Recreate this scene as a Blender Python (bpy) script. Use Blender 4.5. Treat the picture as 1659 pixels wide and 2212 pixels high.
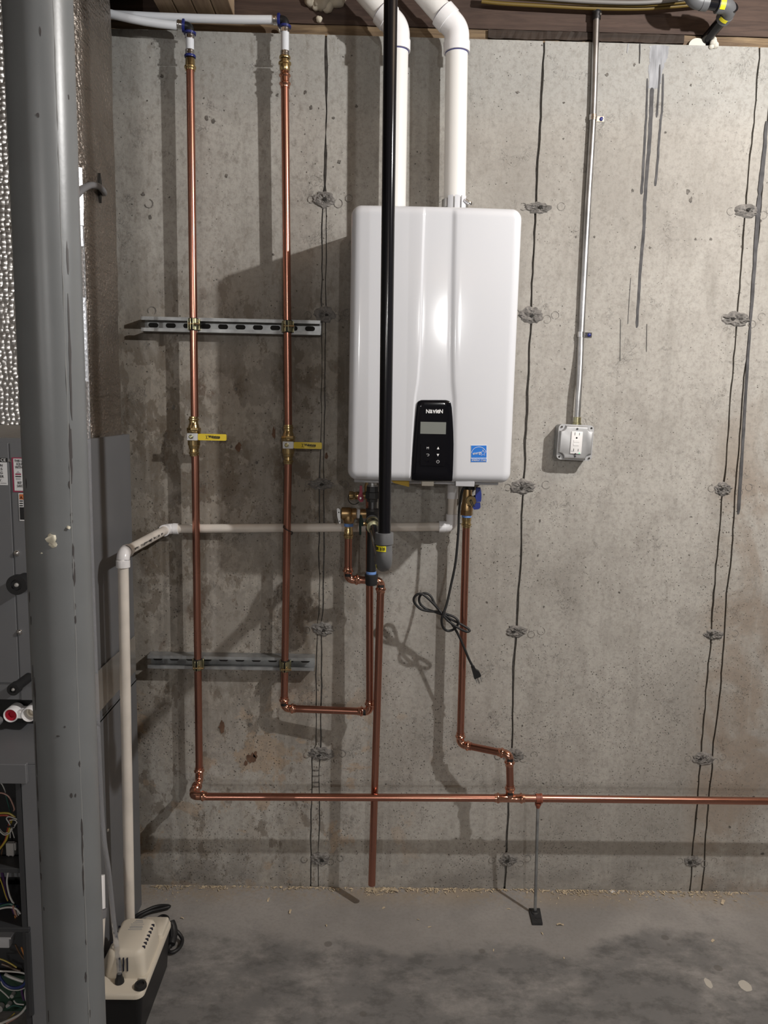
import bpy, bmesh, math, random
from mathutils import Vector, Matrix, noise as NZE
random.seed(7)
S = bpy.context.scene
C = S.collection
PI = math.pi
for o in list(bpy.data.objects): bpy.data.objects.remove(o)

# ------------------------------------------------------------------ camera
# world: x right along the wall, d metres out from the wall face (y = -d), z up from the floor
W_, H_, FPX = 1659, 2212, 1661.0
PITCH, ROLL, YAW = math.radians(7.9594), math.radians(1.2256), math.radians(0.906)
CAM = Vector((0, -2.3132, 1.5593))
_Y = Matrix.Rotation(-YAW, 3, 'Z')
_r0, _u0, _f = _Y @ Vector((1, 0, 0)), _Y @ Vector((0, math.sin(PITCH), math.cos(PITCH))), _Y @ Vector((0, math.cos(PITCH), -math.sin(PITCH)))
_r = math.cos(ROLL) * _r0 + math.sin(ROLL) * _u0
_u = -math.sin(ROLL) * _r0 + math.cos(ROLL) * _u0
cam = bpy.data.cameras.new('camera'); camo = bpy.data.objects.new('camera', cam); C.objects.link(camo)
camo.matrix_world = Matrix(((_r.x, _u.x, -_f.x, CAM.x), (_r.y, _u.y, -_f.y, CAM.y), (_r.z, _u.z, -_f.z, CAM.z), (0, 0, 0, 1)))
cam.sensor_fit = 'VERTICAL'; cam.sensor_height = 36.0; cam.lens = 36.0 * FPX / H_; cam.clip_start = 0.02
S.camera = camo

# ------------------------------------------------------------------ light and exposure
world = bpy.data.worlds.new('world'); S.world = world; world.use_nodes = True
world.node_tree.nodes['Background'].inputs[0].default_value = (0.9, 0.92, 1.0, 1)
world.node_tree.nodes['Background'].inputs[1].default_value = 0.02
def bulb(name, loc, power, col, r):
    l = bpy.data.lights.new(name, 'POINT'); l.energy = power; l.color = col; l.shadow_soft_size = r
    o = bpy.data.objects.new(name, l); o.location = loc; C.objects.link(o)
bulb('bulb_or_fill', (1.371, -1.397, 2.53), 128, (1.0, 0.985, 0.962), 0.022)     # the near bulb, right of the frame
bulb('bulb_or_fill', (-1.7, -9.6, 2.46), 190, (1.0, 0.985, 0.962), 0.045)       # added fill lamp further back, no bulb known there; softens the shadows
bulb('bulb_or_fill', (0.84, -6.5, 2.44), 135, (1.0, 0.985, 0.962), 0.045)          # the next bulb, far behind the camera
S.view_settings.view_transform = 'Standard'; S.view_settings.look = 'None'
S.view_settings.exposure = 0.13; S.view_settings.gamma = 1.0; S.view_settings.use_curve_mapping = False

# ------------------------------------------------------------------ helpers
def V(x, d, z): return Vector((x, -d, z))
def at(px, py, d):                       # point of the scene at distance d from the wall, measured in the photograph
    v = _r * ((px - 829.5) / FPX) + _u * ((1106 - py) / FPX) + _f
    return CAM + v * ((-d - CAM.y) / v.y)
def atz(px, py, z):
    v = _r * ((px - 829.5) / FPX) + _u * ((1106 - py) / FPX) + _f
    return CAM + v * ((z - CAM.z) / v.z)
def atx(px, py, x):
    v = _r * ((px - 829.5) / FPX) + _u * ((1106 - py) / FPX) + _f
    return CAM + v * ((x - CAM.x) / v.x)

def frame_for(t):
    t = t.normalized(); a = Vector((0, 0, 1)) if abs(t.z) < 0.9 else Vector((0, -1, 0))
    n = t.cross(a).normalized(); return n, t.cross(n).normalized()

class MB:
    def __init__(s): s.v = []; s.f = []; s.uv = None
    def tube(s, path, r, n=20, cap=True):
        path = [Vector(p) for p in path]; m = len(path)
        rs = r if isinstance(r, (list, tuple)) else [r] * m
        t0 = (path[1] - path[0]).normalized(); n0, _ = frame_for(t0); prev = t0; base = len(s.v)
        for i, p in enumerate(path):
            if i == 0: t = path[1] - path[0]
            elif i == m - 1: t = path[-1] - path[-2]
            else: t = (path[i] - path[i - 1]).normalized() + (path[i + 1] - path[i]).normalized()
            t.normalize()
            n0 = prev.rotation_difference(t) @ n0; n0 = (n0 - t * n0.dot(t)).normalized(); b = t.cross(n0); prev = t
            for k in range(n):
                a = 2 * PI * k / n; s.v.append(p + (n0 * math.cos(a) + b * math.sin(a)) * rs[i])
        for i in range(m - 1):
            for k in range(n):
                a = base + i * n + k; b2 = base + i * n + (k + 1) % n
                s.f.append((a, b2, b2 + n, a + n))
        if cap:
            s.f.append(tuple(base + k for k in reversed(range(n)))); s.f.append(tuple(base + (m - 1) * n + k for k in range(n)))
        return s
    def lathe(s, p0, axis, prof, n=24, cap=True, rot=0.0):   # prof: (distance along axis, radius)
        axis = Vector(axis).normalized(); u, w = frame_for(axis); base = len(s.v); m = len(prof); p0 = Vector(p0)
        for t, r in prof:
            for k in range(n):
                a = 2 * PI * k / n + rot; s.v.append(p0 + axis * t + (u * math.cos(a) + w * math.sin(a)) * max(r, 1e-5))
        for i in range(m - 1):
            for k in range(n):
                a = base + i * n + k; b = base + i * n + (k + 1) % n; s.f.append((a, b, b + n, a + n))
        if cap:
            s.f.append(tuple(base + k for k in reversed(range(n)))); s.f.append(tuple(base + (m - 1) * n + k for k in range(n)))
        return s
    def bm(s, b, M=None):
        base = len(s.v); b.verts.index_update()
        for v in b.verts: s.v.append((M @ v.co) if M else v.co.copy())
        for f in b.faces: s.f.append(tuple(base + v.index for v in f.verts))
        b.free(); return s
    def box(s, lo, hi, bev=0.0, seg=2, M=None):
        lo, hi = Vector(lo), Vector(hi); lo2 = Vector((min(lo.x, hi.x), min(lo.y, hi.y), min(lo.z, hi.z))); hi2 = Vector((max(lo.x, hi.x), max(lo.y, hi.y), max(lo.z, hi.z)))
        b = bmesh.new(); bmesh.ops.create_cube(b, size=1.0)
        c, sz = (lo2 + hi2) / 2, hi2 - lo2
        for v in b.verts: v.co = Vector((c.x + v.co.x * sz.x, c.y + v.co.y * sz.y, c.z + v.co.z * sz.z))
        if bev: bmesh.ops.bevel(b, geom=list(b.edges), offset=bev, segments=seg, profile=0.5, affect='EDGES')
        return s.bm(b, M)
    def prism(s, pts, vec):               # closed polygon of 3d points pushed along vec
        base = len(s.v); n = len(pts); vec = Vector(vec)
        s.v += [Vector(p) for p in pts] + [Vector(p) + vec for p in pts]
        s.f.append(tuple(base + i for i in range(n))); s.f.append(tuple(base + n + i for i in reversed(range(n))))
        for i in range(n):
            j = (i + 1) % n; s.f.append((base + i, base + n + i, base + n + j, base + j))
        return s
    def patch(s, p0, axis, r, a0, a1, t0, t1, n=10, th=0.0004, ref=None):   # label bent round a pipe
        axis = Vector(axis).normalized()
        ref = Vector(ref) if ref else Vector((0, -1, 0)); u = (ref - axis * ref.dot(axis)).normalized(); w = axis.cross(u); base = len(s.v); p0 = Vector(p0)
        for rr in (r, r + th):
            for k in range(n + 1):
                a = a0 + (a1 - a0) * k / n; e = u * math.cos(a) + w * math.sin(a)
                s.v += [p0 + axis * t0 + e * rr, p0 + axis * t1 + e * rr]
        m = 2 * (n + 1)
        for k in range(n):
            a = base + 2 * k
            s.f.append((a + m, a + m + 1, a + m + 3, a + m + 2)); s.f.append((a, a + 2, a + 3, a + 1))
            s.f.append((a, a + m, a + m + 2, a + 2)); s.f.append((a + 1, a + 3, a + m + 3, a + m + 1))
        for k in (0, n):
            a = base + 2 * k; s.f.append((a, a + 1, a + m + 1, a + m))
        return s
    def build(s, name, mat, parent=None, sharp=38, smooth=True):
        me = bpy.data.meshes.new(name); me.from_pydata([tuple(v) for v in s.v], [], s.f); me.validate()
        b = bmesh.new(); b.from_mesh(me); bmesh.ops.recalc_face_normals(b, faces=b.faces); b.to_mesh(me); b.free()
        if smooth:
            for p in me.polygons: p.use_smooth = True
            me.set_sharp_from_angle(angle=math.radians(sharp))
        me.materials.append(mat)
        o = bpy.data.objects.new(name, me); C.objects.link(o); adopt(o, parent); return o

def adopt(o, parent):
    if parent is not None:
        o.parent = parent; o.matrix_parent_inverse = ORG[parent].inverted()
    ORG[o] = ORG[parent].copy() if False else o.matrix_basis.copy() if parent is None else Matrix.Identity(4)
ORG = {}
def thing(name, label, cat, loc, group=None):
    o = bpy.data.objects.new(name, None); C.objects.link(o); o.location = loc; o.empty_display_size = 0.05
    ORG[o] = Matrix.Translation(Vector(loc)); return tag(o, label, cat, group)
def tag(o, label, cat, group=None, kind=None):
    o['label'] = label; o['category'] = cat
    if group: o['group'] = group
    if kind: o['kind'] = kind
    return o
def struct(o): o['kind'] = 'structure'; return o

def text(s, origin, right, up, size, mat, parent, name='lettering', align='CENTER', th=0.0004, sx=1.0, bold=0.0):
    cu = bpy.data.curves.new(name, 'FONT'); cu.body = s; cu.size = size; cu.align_x = align; cu.align_y = 'CENTER'; cu.extrude = th; cu.offset = bold * size
    cu.resolution_u = 3
    t = bpy.data.objects.new(name, cu); C.objects.link(t)
    bpy.context.view_layer.update()
    me = bpy.data.meshes.new_from_object(t.evaluated_get(bpy.context.evaluated_depsgraph_get()))
    bpy.data.objects.remove(t)
    r = Vector(right).normalized(); u = Vector(up).normalized(); n = r.cross(u); og = Vector(origin)
    for v in me.vertices: v.co = og + r * v.co.x * sx + u * v.co.y + n * v.co.z
    me.materials.clear(); me.materials.append(mat); me.name = name
    o = bpy.data.objects.new(name, me); C.objects.link(o); adopt(o, parent); return o

def smooth_path(pts, k=8, closed=False):          # Catmull-Rom
    P = [Vector(p) for p in pts]; out = []; n = len(P)
    for i in range(n - 1):
        p0, p1, p2, p3 = P[max(i - 1, 0)], P[i], P[i + 1], P[min(i + 2, n - 1)]
        for j in range(k):
            t = j / k; out.append(0.5 * ((2 * p1) + (p2 - p0) * t + (2 * p0 - 5 * p1 + 4 * p2 - p3) * t * t + (3 * p1 - p0 - 3 * p2 + p3) * t ** 3))
    out.append(P[-1]); return out
def arc_path(a, c, b, rad, k=8):                  # from a to corner c to b with a round bend
    a, c, b = Vector(a), Vector(c), Vector(b); u = (a - c).normalized(); w = (b - c).normalized()
    th = u.angle(w); L = rad / math.tan(th / 2); p, q = c + u * L, c + w * L
    ctr = c + (u + w).normalized() * (rad / math.sin(th / 2)); e0 = (p - ctr); e1 = (q - ctr); full = e0.angle(e1); out = [a]
    ax = e0.cross(e1).normalized()
    for i in range(k + 1): out.append(ctr + Matrix.Rotation(full * i / k, 3, ax) @ e0)
    out.append(b); return out
def rrect(w, h, r, k=5):                          # rounded rectangle outline about the origin
    out = []
    for cx, cy, a0 in ((w / 2 - r, h / 2 - r, 0), (-w / 2 + r, h / 2 - r, PI / 2), (-w / 2 + r, -h / 2 + r, PI), (w / 2 - r, -h / 2 + r, 1.5 * PI)):
        for i in range(k + 1):
            a = a0 + PI / 2 * i / k; out.append((cx + r * math.cos(a), cy + r * math.sin(a)))
    return out

# ------------------------------------------------------------------ materials
def mat(name, col, rough=0.5, metal=0.0, spec=0.5, coat=0.0, trans=0.0, emit=0.0, var=0.0, vscale=8.0, bump=0.0, bscale=60.0, stretch=(1, 1, 1), col2=None, ior=1.45, sss=0.0):
    m = bpy.data.materials.new(name); m.use_nodes = True; nt = m.node_tree; b = nt.nodes['Principled BSDF']
    b.inputs['Base Color'].default_value = (*col, 1); b.inputs['Roughness'].default_value = rough; b.inputs['Metallic'].default_value = metal
    b.inputs['Specular IOR Level'].default_value = spec; b.inputs['Coat Weight'].default_value = coat; b.inputs['Coat Roughness'].default_value = 0.08
    b.inputs['Transmission Weight'].default_value = trans; b.inputs['IOR'].default_value = ior
    if sss: b.inputs['Subsurface Weight'].default_value = sss; b.inputs['Subsurface Radius'].default_value = (0.01, 0.01, 0.01)
    if emit: b.inputs['Emission Color'].default_value = (*col, 1); b.inputs['Emission Strength'].default_value = emit
    if var or bump:
        tc = nt.nodes.new('ShaderNodeTexCoord'); mp = nt.nodes.new('ShaderNodeMapping'); mp.inputs['Scale'].default_value = stretch
        nt.links.new(tc.outputs['Object'], mp.inputs[0])
    if var:
        nz = nt.nodes.new('ShaderNodeTexNoise'); nz.inputs['Scale'].default_value = vscale; nz.inputs['Detail'].default_value = 6
        nt.links.new(mp.outputs[0], nz.inputs[0])
        mx = nt.nodes.new('ShaderNodeMix'); mx.data_type = 'RGBA'; mx.inputs[6].default_value = (*col, 1)
        c2 = col2 or tuple(c * (1 - var) for c in col); mx.inputs[7].default_value = (*c2, 1)
        rp = nt.nodes.new('ShaderNodeMapRange'); rp.inputs[1].default_value = 0.35; rp.inputs[2].default_value = 0.68
        nt.links.new(nz.outputs[0], rp.inputs[0]); nt.links.new(rp.outputs[0], mx.inputs[0]); nt.links.new(mx.outputs[2], b.inputs['Base Color'])
    if bump:
        nb = nt.nodes.new('ShaderNodeTexNoise'); nb.inputs['Scale'].default_value = bscale; nb.inputs['Detail'].default_value = 4
        nt.links.new(mp.outputs[0], nb.inputs[0]); bp = nt.nodes.new('ShaderNodeBump'); bp.inputs['Strength'].default_value = bump; bp.inputs['Distance'].default_value = 0.002
        nt.links.new(nb.outputs[0], bp.inputs['Height']); nt.links.new(bp.outputs[0], b.inputs['Normal'])
    return m

class NB:                                          # tiny node builder
    def __init__(s, m): s.nt = m.node_tree; s.b = s.nt.nodes['Principled BSDF']; s.pos = s.nt.nodes.new('ShaderNodeTexCoord').outputs['Object']
    def L(s, a, b): s.nt.links.new(a, b)
    def map(s, sc, loc=(0, 0, 0)):
        n = s.nt.nodes.new('ShaderNodeMapping'); n.inputs['Scale'].default_value = sc; n.inputs['Location'].default_value = loc; s.L(s.pos, n.inputs[0]); return n.outputs[0]
    def noise(s, vec, scale, detail=6, rough=0.55, dist=0.0):
        n = s.nt.nodes.new('ShaderNodeTexNoise'); n.inputs['Scale'].default_value = scale; n.inputs['Detail'].default_value = detail; n.inputs['Roughness'].default_value = rough
        n.inputs['Distortion'].default_value = dist; s.L(vec, n.inputs[0]); return n.outputs[0]
    def voro(s, vec, scale, feature='F1', rnd=1.0):
        n = s.nt.nodes.new('ShaderNodeTexVoronoi'); n.feature = feature; n.inputs['Scale'].default_value = scale; n.inputs['Randomness'].default_value = rnd; s.L(vec, n.inputs[0]); return n
    def rng(s, x, a, b, c=0.0, d=1.0, smooth=True):
        n = s.nt.nodes.new('ShaderNodeMapRange'); n.interpolation_type = 'SMOOTHSTEP' if smooth else 'LINEAR'
        for i, v in zip((1, 2, 3, 4), (a, b, c, d)): n.inputs[i].default_value = v
        s.L(x, n.inputs[0]); return n.outputs[0]
    def math(s, op, a, b=None):
        n = s.nt.nodes.new('ShaderNodeMath'); n.operation = op
        for i, v in enumerate((a, b)):
            if v is None: continue
            if isinstance(v, (int, float)): n.inputs[i].default_value = v
            else: s.L(v, n.inputs[i])
        return n.outputs[0]
    def mix(s, f, a, b):
        n = s.nt.nodes.new('ShaderNodeMix'); n.data_type = 'RGBA'
        if isinstance(f, (int, float)): n.inputs[0].default_value = f
        else: s.L(f, n.inputs[0])
        for i, v in ((6, a), (7, b)):
            if isinstance(v, tuple): n.inputs[i].default_value = (*v, 1)
            else: s.L(v, n.inputs[i])
        return n.outputs[2]
    def xyz(s):
        n = s.nt.nodes.new('ShaderNodeSeparateXYZ'); s.L(s.pos, n.inputs[0]); return n.outputs
    def bump(s, h, strength, dist, prev=None):
        n = s.nt.nodes.new('ShaderNodeBump'); n.inputs['Strength'].default_value = strength; n.inputs['Distance'].default_value = dist; s.L(h, n.inputs['Height'])
        if prev: s.L(prev, n.inputs['Normal'])
        return n.outputs[0]

def concrete_wall():
    m = mat('wall_concrete', (0.4, 0.37, 0.33), 0.85, spec=0.25); n = NB(m); x, y, z = n.xyz()
    big = n.noise(n.map((1, 1, 0.7)), 1.7, 7, 0.6); mid = n.noise(n.map((1, 1, 0.8)), 7, 8, 0.65, 0.6); fine = n.noise(n.pos, 70, 5, 0.7); grit = n.noise(n.pos, 260, 3, 0.6)
    streak = n.noise(n.map((16, 1, 0.9)), 1.4, 5, 0.6, 0.4)
    col = n.mix(n.rng(big, 0.35, 0.7), (0.445, 0.425, 0.390), (0.315, 0.297, 0.27))
    col = n.mix(n.math('MULTIPLY', n.rng(mid, 0.42, 0.72), 0.55), col, (0.27, 0.25, 0.225))
    col = n.mix(n.math('MULTIPLY', n.rng(streak, 0.5, 0.75), 0.35), col, (0.25, 0.235, 0.21))
    # paler upper band, cooler grey
    col = n.mix(n.math('MULTIPLY', n.rng(z, 2.32, 2.46), 0.6), col, (0.33, 0.33, 0.315))
    # damp brown staining on the left panels, below the strut
    lf = n.math('MULTIPLY', n.rng(x, 0.02, -0.14), n.math('MULTIPLY', n.rng(z, 2.0, 1.6), n.rng(z, 0.35, 0.9)))
    st = n.noise(n.map((1.5, 1, 0.75), (3, 0, 1)), 2.6, 9, 0.68, 0.7)
    stain = n.math('MULTIPLY', lf, n.rng(st, 0.44, 0.56))
    col = n.mix(n.math('MULTIPLY', lf, 0.50), col, (0.175, 0.147, 0.115))
    col = n.mix(n.math('MULTIPLY', stain, 0.85), col, (0.15, 0.122, 0.092))
    st2 = n.noise(n.map((1.3, 1, 0.8), (7, 0, 4)), 5.0, 9, 0.7, 0.2)
    blot = n.math('MULTIPLY', n.rng(st2, 0.565, 0.62), n.math('MULTIPLY', n.math('MULTIPLY', n.rng(x, -0.05, -0.2), n.rng(z, 2.2, 1.6)), n.rng(z, 0.35, 1.0, 0.15, 1.0)))
    col = n.mix(n.math('MULTIPLY', blot, 0.7), col, (0.13, 0.088, 0.064))
    pe = n.noise(n.map((1.2, 1, 0.9), (11, 0, 5)), 7.5, 12, 0.68, 0.1)
    col = n.mix(n.math('MULTIPLY', n.math('MULTIPLY', n.rng(pe, 0.505, 0.53), n.rng(x, 0.05, -0.2)), n.rng(z, 2.0, 1.7, 0.0, 0.55)), col, (0.385, 0.352, 0.305))
    pe2 = n.noise(n.map((1.4, 1, 0.8), (1, 0, 15)), 9.0, 12, 0.7, 0.1)
    col = n.mix(n.math('MULTIPLY', n.math('MULTIPLY', n.rng(pe2, 0.56, 0.585), n.rng(x, 0.05, -0.2)), n.rng(z, 2.1, 1.7, 0.1, 0.6)), col, (0.125, 0.095, 0.068))
    # flaked tan scale low on the left and right
    fl = n.noise(n.map((1, 1, 1), (1, 2, 3)), 6.5, 8, 0.62, 0.3)
    flm = n.math('MULTIPLY', n.rng(fl, 0.565, 0.60), n.math('MULTIPLY', n.rng(z, 0.75, 0.55), n.rng(x, 0.35, -0.1)))
    col = n.mix(n.math('MULTIPLY', flm, 0.8), col, (0.40, 0.315, 0.235))
    pt = n.nt.nodes.new('ShaderNodeVectorMath'); pt.operation = 'DISTANCE'; n.L(n.map((1, 0, 1.5)), pt.inputs[0]); pt.inputs[1].default_value = (-0.335, 0, 0.455 * 1.5)
    tan = n.rng(n.math('ADD', pt.outputs['Value'], n.math('MULTIPLY', n.math('SUBTRACT', n.noise(n.pos, 16, 8, 0.7), 0.5), 0.28)), 0.092, 0.078)
    col = n.mix(n.math('MULTIPLY', tan, 0.7), col, (0.36, 0.275, 0.195))
    # rusty damp patch along the right hand joint
    rj = n.math('MULTIPLY', n.math('MULTIPLY', n.rng(x, 1.0, 1.09), n.rng(z, 1.75, 1.3)), n.rng(n.noise(n.pos, 4.0, 8, 0.65, 0.8), 0.42, 0.62))
    col = n.mix(n.math('MULTIPLY', rj, 0.55), col, (0.23, 0.165, 0.115))
    # patchy darker grey towards the floor
    ft = n.math('MULTIPLY', n.rng(z, 0.16, 0.0), n.rng(n.noise(n.map((1, 1, 2)), 5, 6, 0.6), 0.35, 0.65))
    col = n.mix(n.math('MULTIPLY', ft, 0.7), col, (0.16, 0.15, 0.14))
    spk = n.noise(n.map((1.2, 1, 0.7), (2, 2, 2)), 34, 7, 0.75)
    col = n.mix(n.math('MULTIPLY', n.rng(spk, 0.50, 0.66), n.rng(x, 0.3, -0.25, 0.30, 0.60)), col, (0.19, 0.170, 0.145))
    lgt = n.noise(n.map((1.6, 1, 0.55), (4, 2, 8)), 20, 8, 0.7)
    col = n.mix(n.math('MULTIPLY', n.math('MULTIPLY', n.rng(lgt, 0.56, 0.66), n.rng(x, 0.2, -0.2, 0.2, 0.55)), n.rng(z, 2.1, 1.6)), col, (0.42, 0.39, 0.345))
    vst = n.noise(n.map((1, 1, 0.05), (6, 2, 8)), 26, 5, 0.6, 0.2)
    col = n.mix(n.math('MULTIPLY', n.rng(vst, 0.55, 0.7), 0.28), col, (0.44, 0.42, 0.385))
    col = n.mix(n.math('MULTIPLY', n.rng(fine, 0.42, 0.78), 0.62), col, (0.21, 0.195, 0.175))
    col = n.mix(n.math('MULTIPLY', n.rng(grit, 0.5, 0.8), 0.30), col, (0.17, 0.16, 0.145))
    # bug holes, more of them low down
    wob = n.nt.nodes.new('ShaderNodeVectorMath'); wob.operation = 'ADD'; sc = n.nt.nodes.new('ShaderNodeVectorMath'); sc.operation = 'SCALE'; sc.inputs['Scale'].default_value = 0.012
    nc = n.nt.nodes.new('ShaderNodeTexNoise'); nc.inputs['Scale'].default_value = 40; n.L(n.pos, nc.inputs[0]); n.L(nc.outputs['Color'], sc.inputs[0]); n.L(n.pos, wob.inputs[0]); n.L(sc.outputs[0], wob.inputs[1])
    def holes(scale, thr, size, seed):
        vo = n.voro(wob.outputs[0], scale); sz = n.nt.nodes.new('ShaderNodeSeparateColor'); n.L(vo.outputs['Color'], sz.inputs[0])
        keep = n.math('LESS_THAN', sz.outputs[0], thr); k2 = n.math('MULTIPLY', n.math('POWER', sz.outputs[1], 2.0), size)
        q = n.math('DIVIDE', vo.outputs['Distance'], n.math('ADD', k2, 0.04))
        return n.math('MULTIPLY', n.rng(q, 1.15, 0.75), keep)
    dens = n.math('MULTIPLY', n.rng(z, 1.95, 0.5, 0.10, 0.80), n.rng(n.noise(n.pos, 5, 5), 0.40, 0.62, 0.15, 1.0))
    h1 = holes(120, dens, 0.26, 0); h2 = holes(44, n.rng(z, 1.8, 0.1, 0.10, 0.36), 0.20, 1); h3 = holes(250, n.math('MULTIPLY', dens, 0.8), 0.34, 2)
    hh = n.math('MAXIMUM', n.math('MAXIMUM', h1, h2), n.math('MULTIPLY', h3, 0.8))
    cv = n.noise(n.map((1.0, 1, 0.8)), 26, 4, 0.6, 1.5); gate = n.rng(n.noise(n.map((1, 1, 1), (5, 5, 5)), 9, 5, 0.6), 0.56, 0.66)
    curl = n.math('MULTIPLY', n.rng(n.math('ABSOLUTE', n.math('SUBTRACT', cv, 0.5)), 0.012, 0.004), gate)
    hh = n.math('MAXIMUM', hh, n.math('MULTIPLY', curl, 0.45))
    cv2 = n.noise(n.map((1.0, 1, 0.8), (9, 0, 9)), 52, 3, 0.6, 1.5)
    curl2 = n.math('MULTIPLY', n.math('MULTIPLY', n.rng(n.math('ABSOLUTE', n.math('SUBTRACT', cv2, 0.5)), 0.02, 0.006), gate), n.rng(x, 0.25, -0.2, 0.25, 1.0))
    hh = n.math('MAXIMUM', hh, n.math('MULTIPLY', curl2, 0.4))
    col = n.mix(n.math('MULTIPLY', hh, 0.78), col, (0.072, 0.062, 0.054))
    n.L(col, n.b.inputs['Base Color'])
    # scratched skin marks: fine dark curls
    hgt = n.math('SUBTRACT', n.math('ADD', n.math('MULTIPLY', mid, 0.6), n.math('MULTIPLY', fine, 0.35)), n.math('MULTIPLY', hh, 0.7))
    n.L(n.bump(hgt, 0.8, 0.004), n.b.inputs['Normal'])
    return m
def concrete_floor():
    m = mat('floor_concrete', (0.25, 0.235, 0.22), 0.62, spec=0.4); n = NB(m); x, y, z = n.xyz()
    big = n.noise(n.pos, 2.2, 9, 0.62, 0.0); mid = n.noise(n.map((1, 1.5, 1)), 5, 10, 0.72, 0.15); fine = n.noise(n.pos, 90, 5, 0.7)
    col = n.mix(n.rng(big, 0.38, 0.66), (0.340, 0.322, 0.306), (0.250, 0.237, 0.226))
    wet = n.math('MULTIPLY', n.rng(n.math('ADD', y, n.math('MULTIPLY', n.math('SUBTRACT', big, 0.5), 0.7)), -0.19, -0.30), n.rng(n.math('ADD', n.math('MULTIPLY', mid, 0.6), n.math('ADD', n.math('MULTIPLY', n.noise(n.pos, 1.6, 5, 0.5), 0.4), n.rng(y, -0.38, -0.62, 0.0, 0.07))), 0.38, 0.58))
    col = n.mix(n.math('MULTIPLY', wet, 0.70), col, (0.105, 0.105, 0.106))
    col = n.mix(n.math('MULTIPLY', n.math('MULTIPLY', wet, n.rng(n.noise(n.map((1, 1.4, 1), (3, 3, 0)), 12, 8, 0.7), 0.46, 0.62)), 0.55), col, (0.07, 0.068, 0.066))
    ed = n.math('MULTIPLY', n.rng(y, -0.13, -0.01), n.rng(n.math('ADD', n.math('MULTIPLY', n.noise(n.pos, 60, 6, 0.7), 0.5), n.math('MULTIPLY', n.noise(n.pos, 5, 4), 0.5)), 0.42, 0.56))
    col = n.mix(n.math('MULTIPLY', ed, 0.6), col, (0.33, 0.255, 0.17))
    sp = n.voro(n.pos, 9); sc = n.nt.nodes.new('ShaderNodeSeparateColor'); n.L(sp.outputs['Color'], sc.inputs[0])
    spot = n.math('MULTIPLY', n.rng(sp.outputs['Distance'], 0.13, 0.09), n.math('LESS_THAN', sc.outputs[0], 0.12))
    col = n.mix(n.math('MULTIPLY', spot, 0.6), col, (0.10, 0.09, 0.082))
    col = n.mix(n.math('MULTIPLY', n.rng(fine, 0.4, 0.8), 0.35), col, (0.15, 0.14, 0.13))
    n.L(col, n.b.inputs['Base Color']); n.L(n.rng(mid, 0.3, 0.7, 0.5, 0.75), n.b.inputs['Roughness'])
    n.L(n.bump(n.math('ADD', n.math('MULTIPLY', fine, 0.3), mid), 0.35, 0.003), n.b.inputs['Normal'])
    return m
def wood(name, c1, c2, stretch, rough=0.7):
    m = mat(name, c1, rough, spec=0.3); n = NB(m)
    g = n.noise(n.map(stretch), 6, 8, 0.65, 1.2); k = n.noise(n.pos, 3, 4); s2 = n.noise(n.map(tuple(v * 3 for v in stretch)), 14, 5, 0.6)
    col = n.mix(n.rng(g, 0.35, 0.68), c1, c2); col = n.mix(n.math('MULTIPLY', n.rng(k, 0.5, 0.72), 0.5), col, tuple(v * 0.5 for v in c2))
    col = n.mix(n.math('MULTIPLY', n.rng(s2, 0.5, 0.75), 0.35), col, tuple(v * 0.6 for v in c2))
    n.L(col, n.b.inputs['Base Color']); n.L(n.bump(g, 0.4, 0.002), n.b.inputs['Normal']); return m
def copper(name, c, rough, tarn):
    m = mat(name, c, rough, 1.0); n = NB(m)
    t = n.noise(n.map((1, 1, 0.5)), 5, 3, 0.5); f = n.noise(n.pos, 3, 2)
    n.L(n.mix(n.math('MULTIPLY', n.rng(t, 0.4, 0.7), tarn), c, tuple(v * 0.55 for v in c)), n.b.inputs['Base Color'])
    n.L(n.rng(n.math('ADD', n.math('MULTIPLY', t, 0.7), n.math('MULTIPLY', f, 0.3)), 0.35, 0.65, rough * 0.8, rough * 1.35), n.b.inputs['Roughness']); return m
def foil():
    m = mat('bubble_foil', (0.86, 0.85, 0.84), 0.30, 0.9); n = NB(m)
    v = n.voro(n.map((1, 1, 1)), 80, 'F1', 0.55); w = n.noise(n.map((1, 1, 2.2)), 9, 5, 0.6, 0.5); f = n.noise(n.pos, 60, 4)
    h = n.math('SUBTRACT', n.math('MULTIPLY', w, 0.5), n.math('MULTIPLY', v.outputs['Distance'], 0.9))
    n.L(n.bump(n.math('ADD', h, n.math('MULTIPLY', f, 0.15)), 0.55, 0.009), n.b.inputs['Normal']); return m

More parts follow.
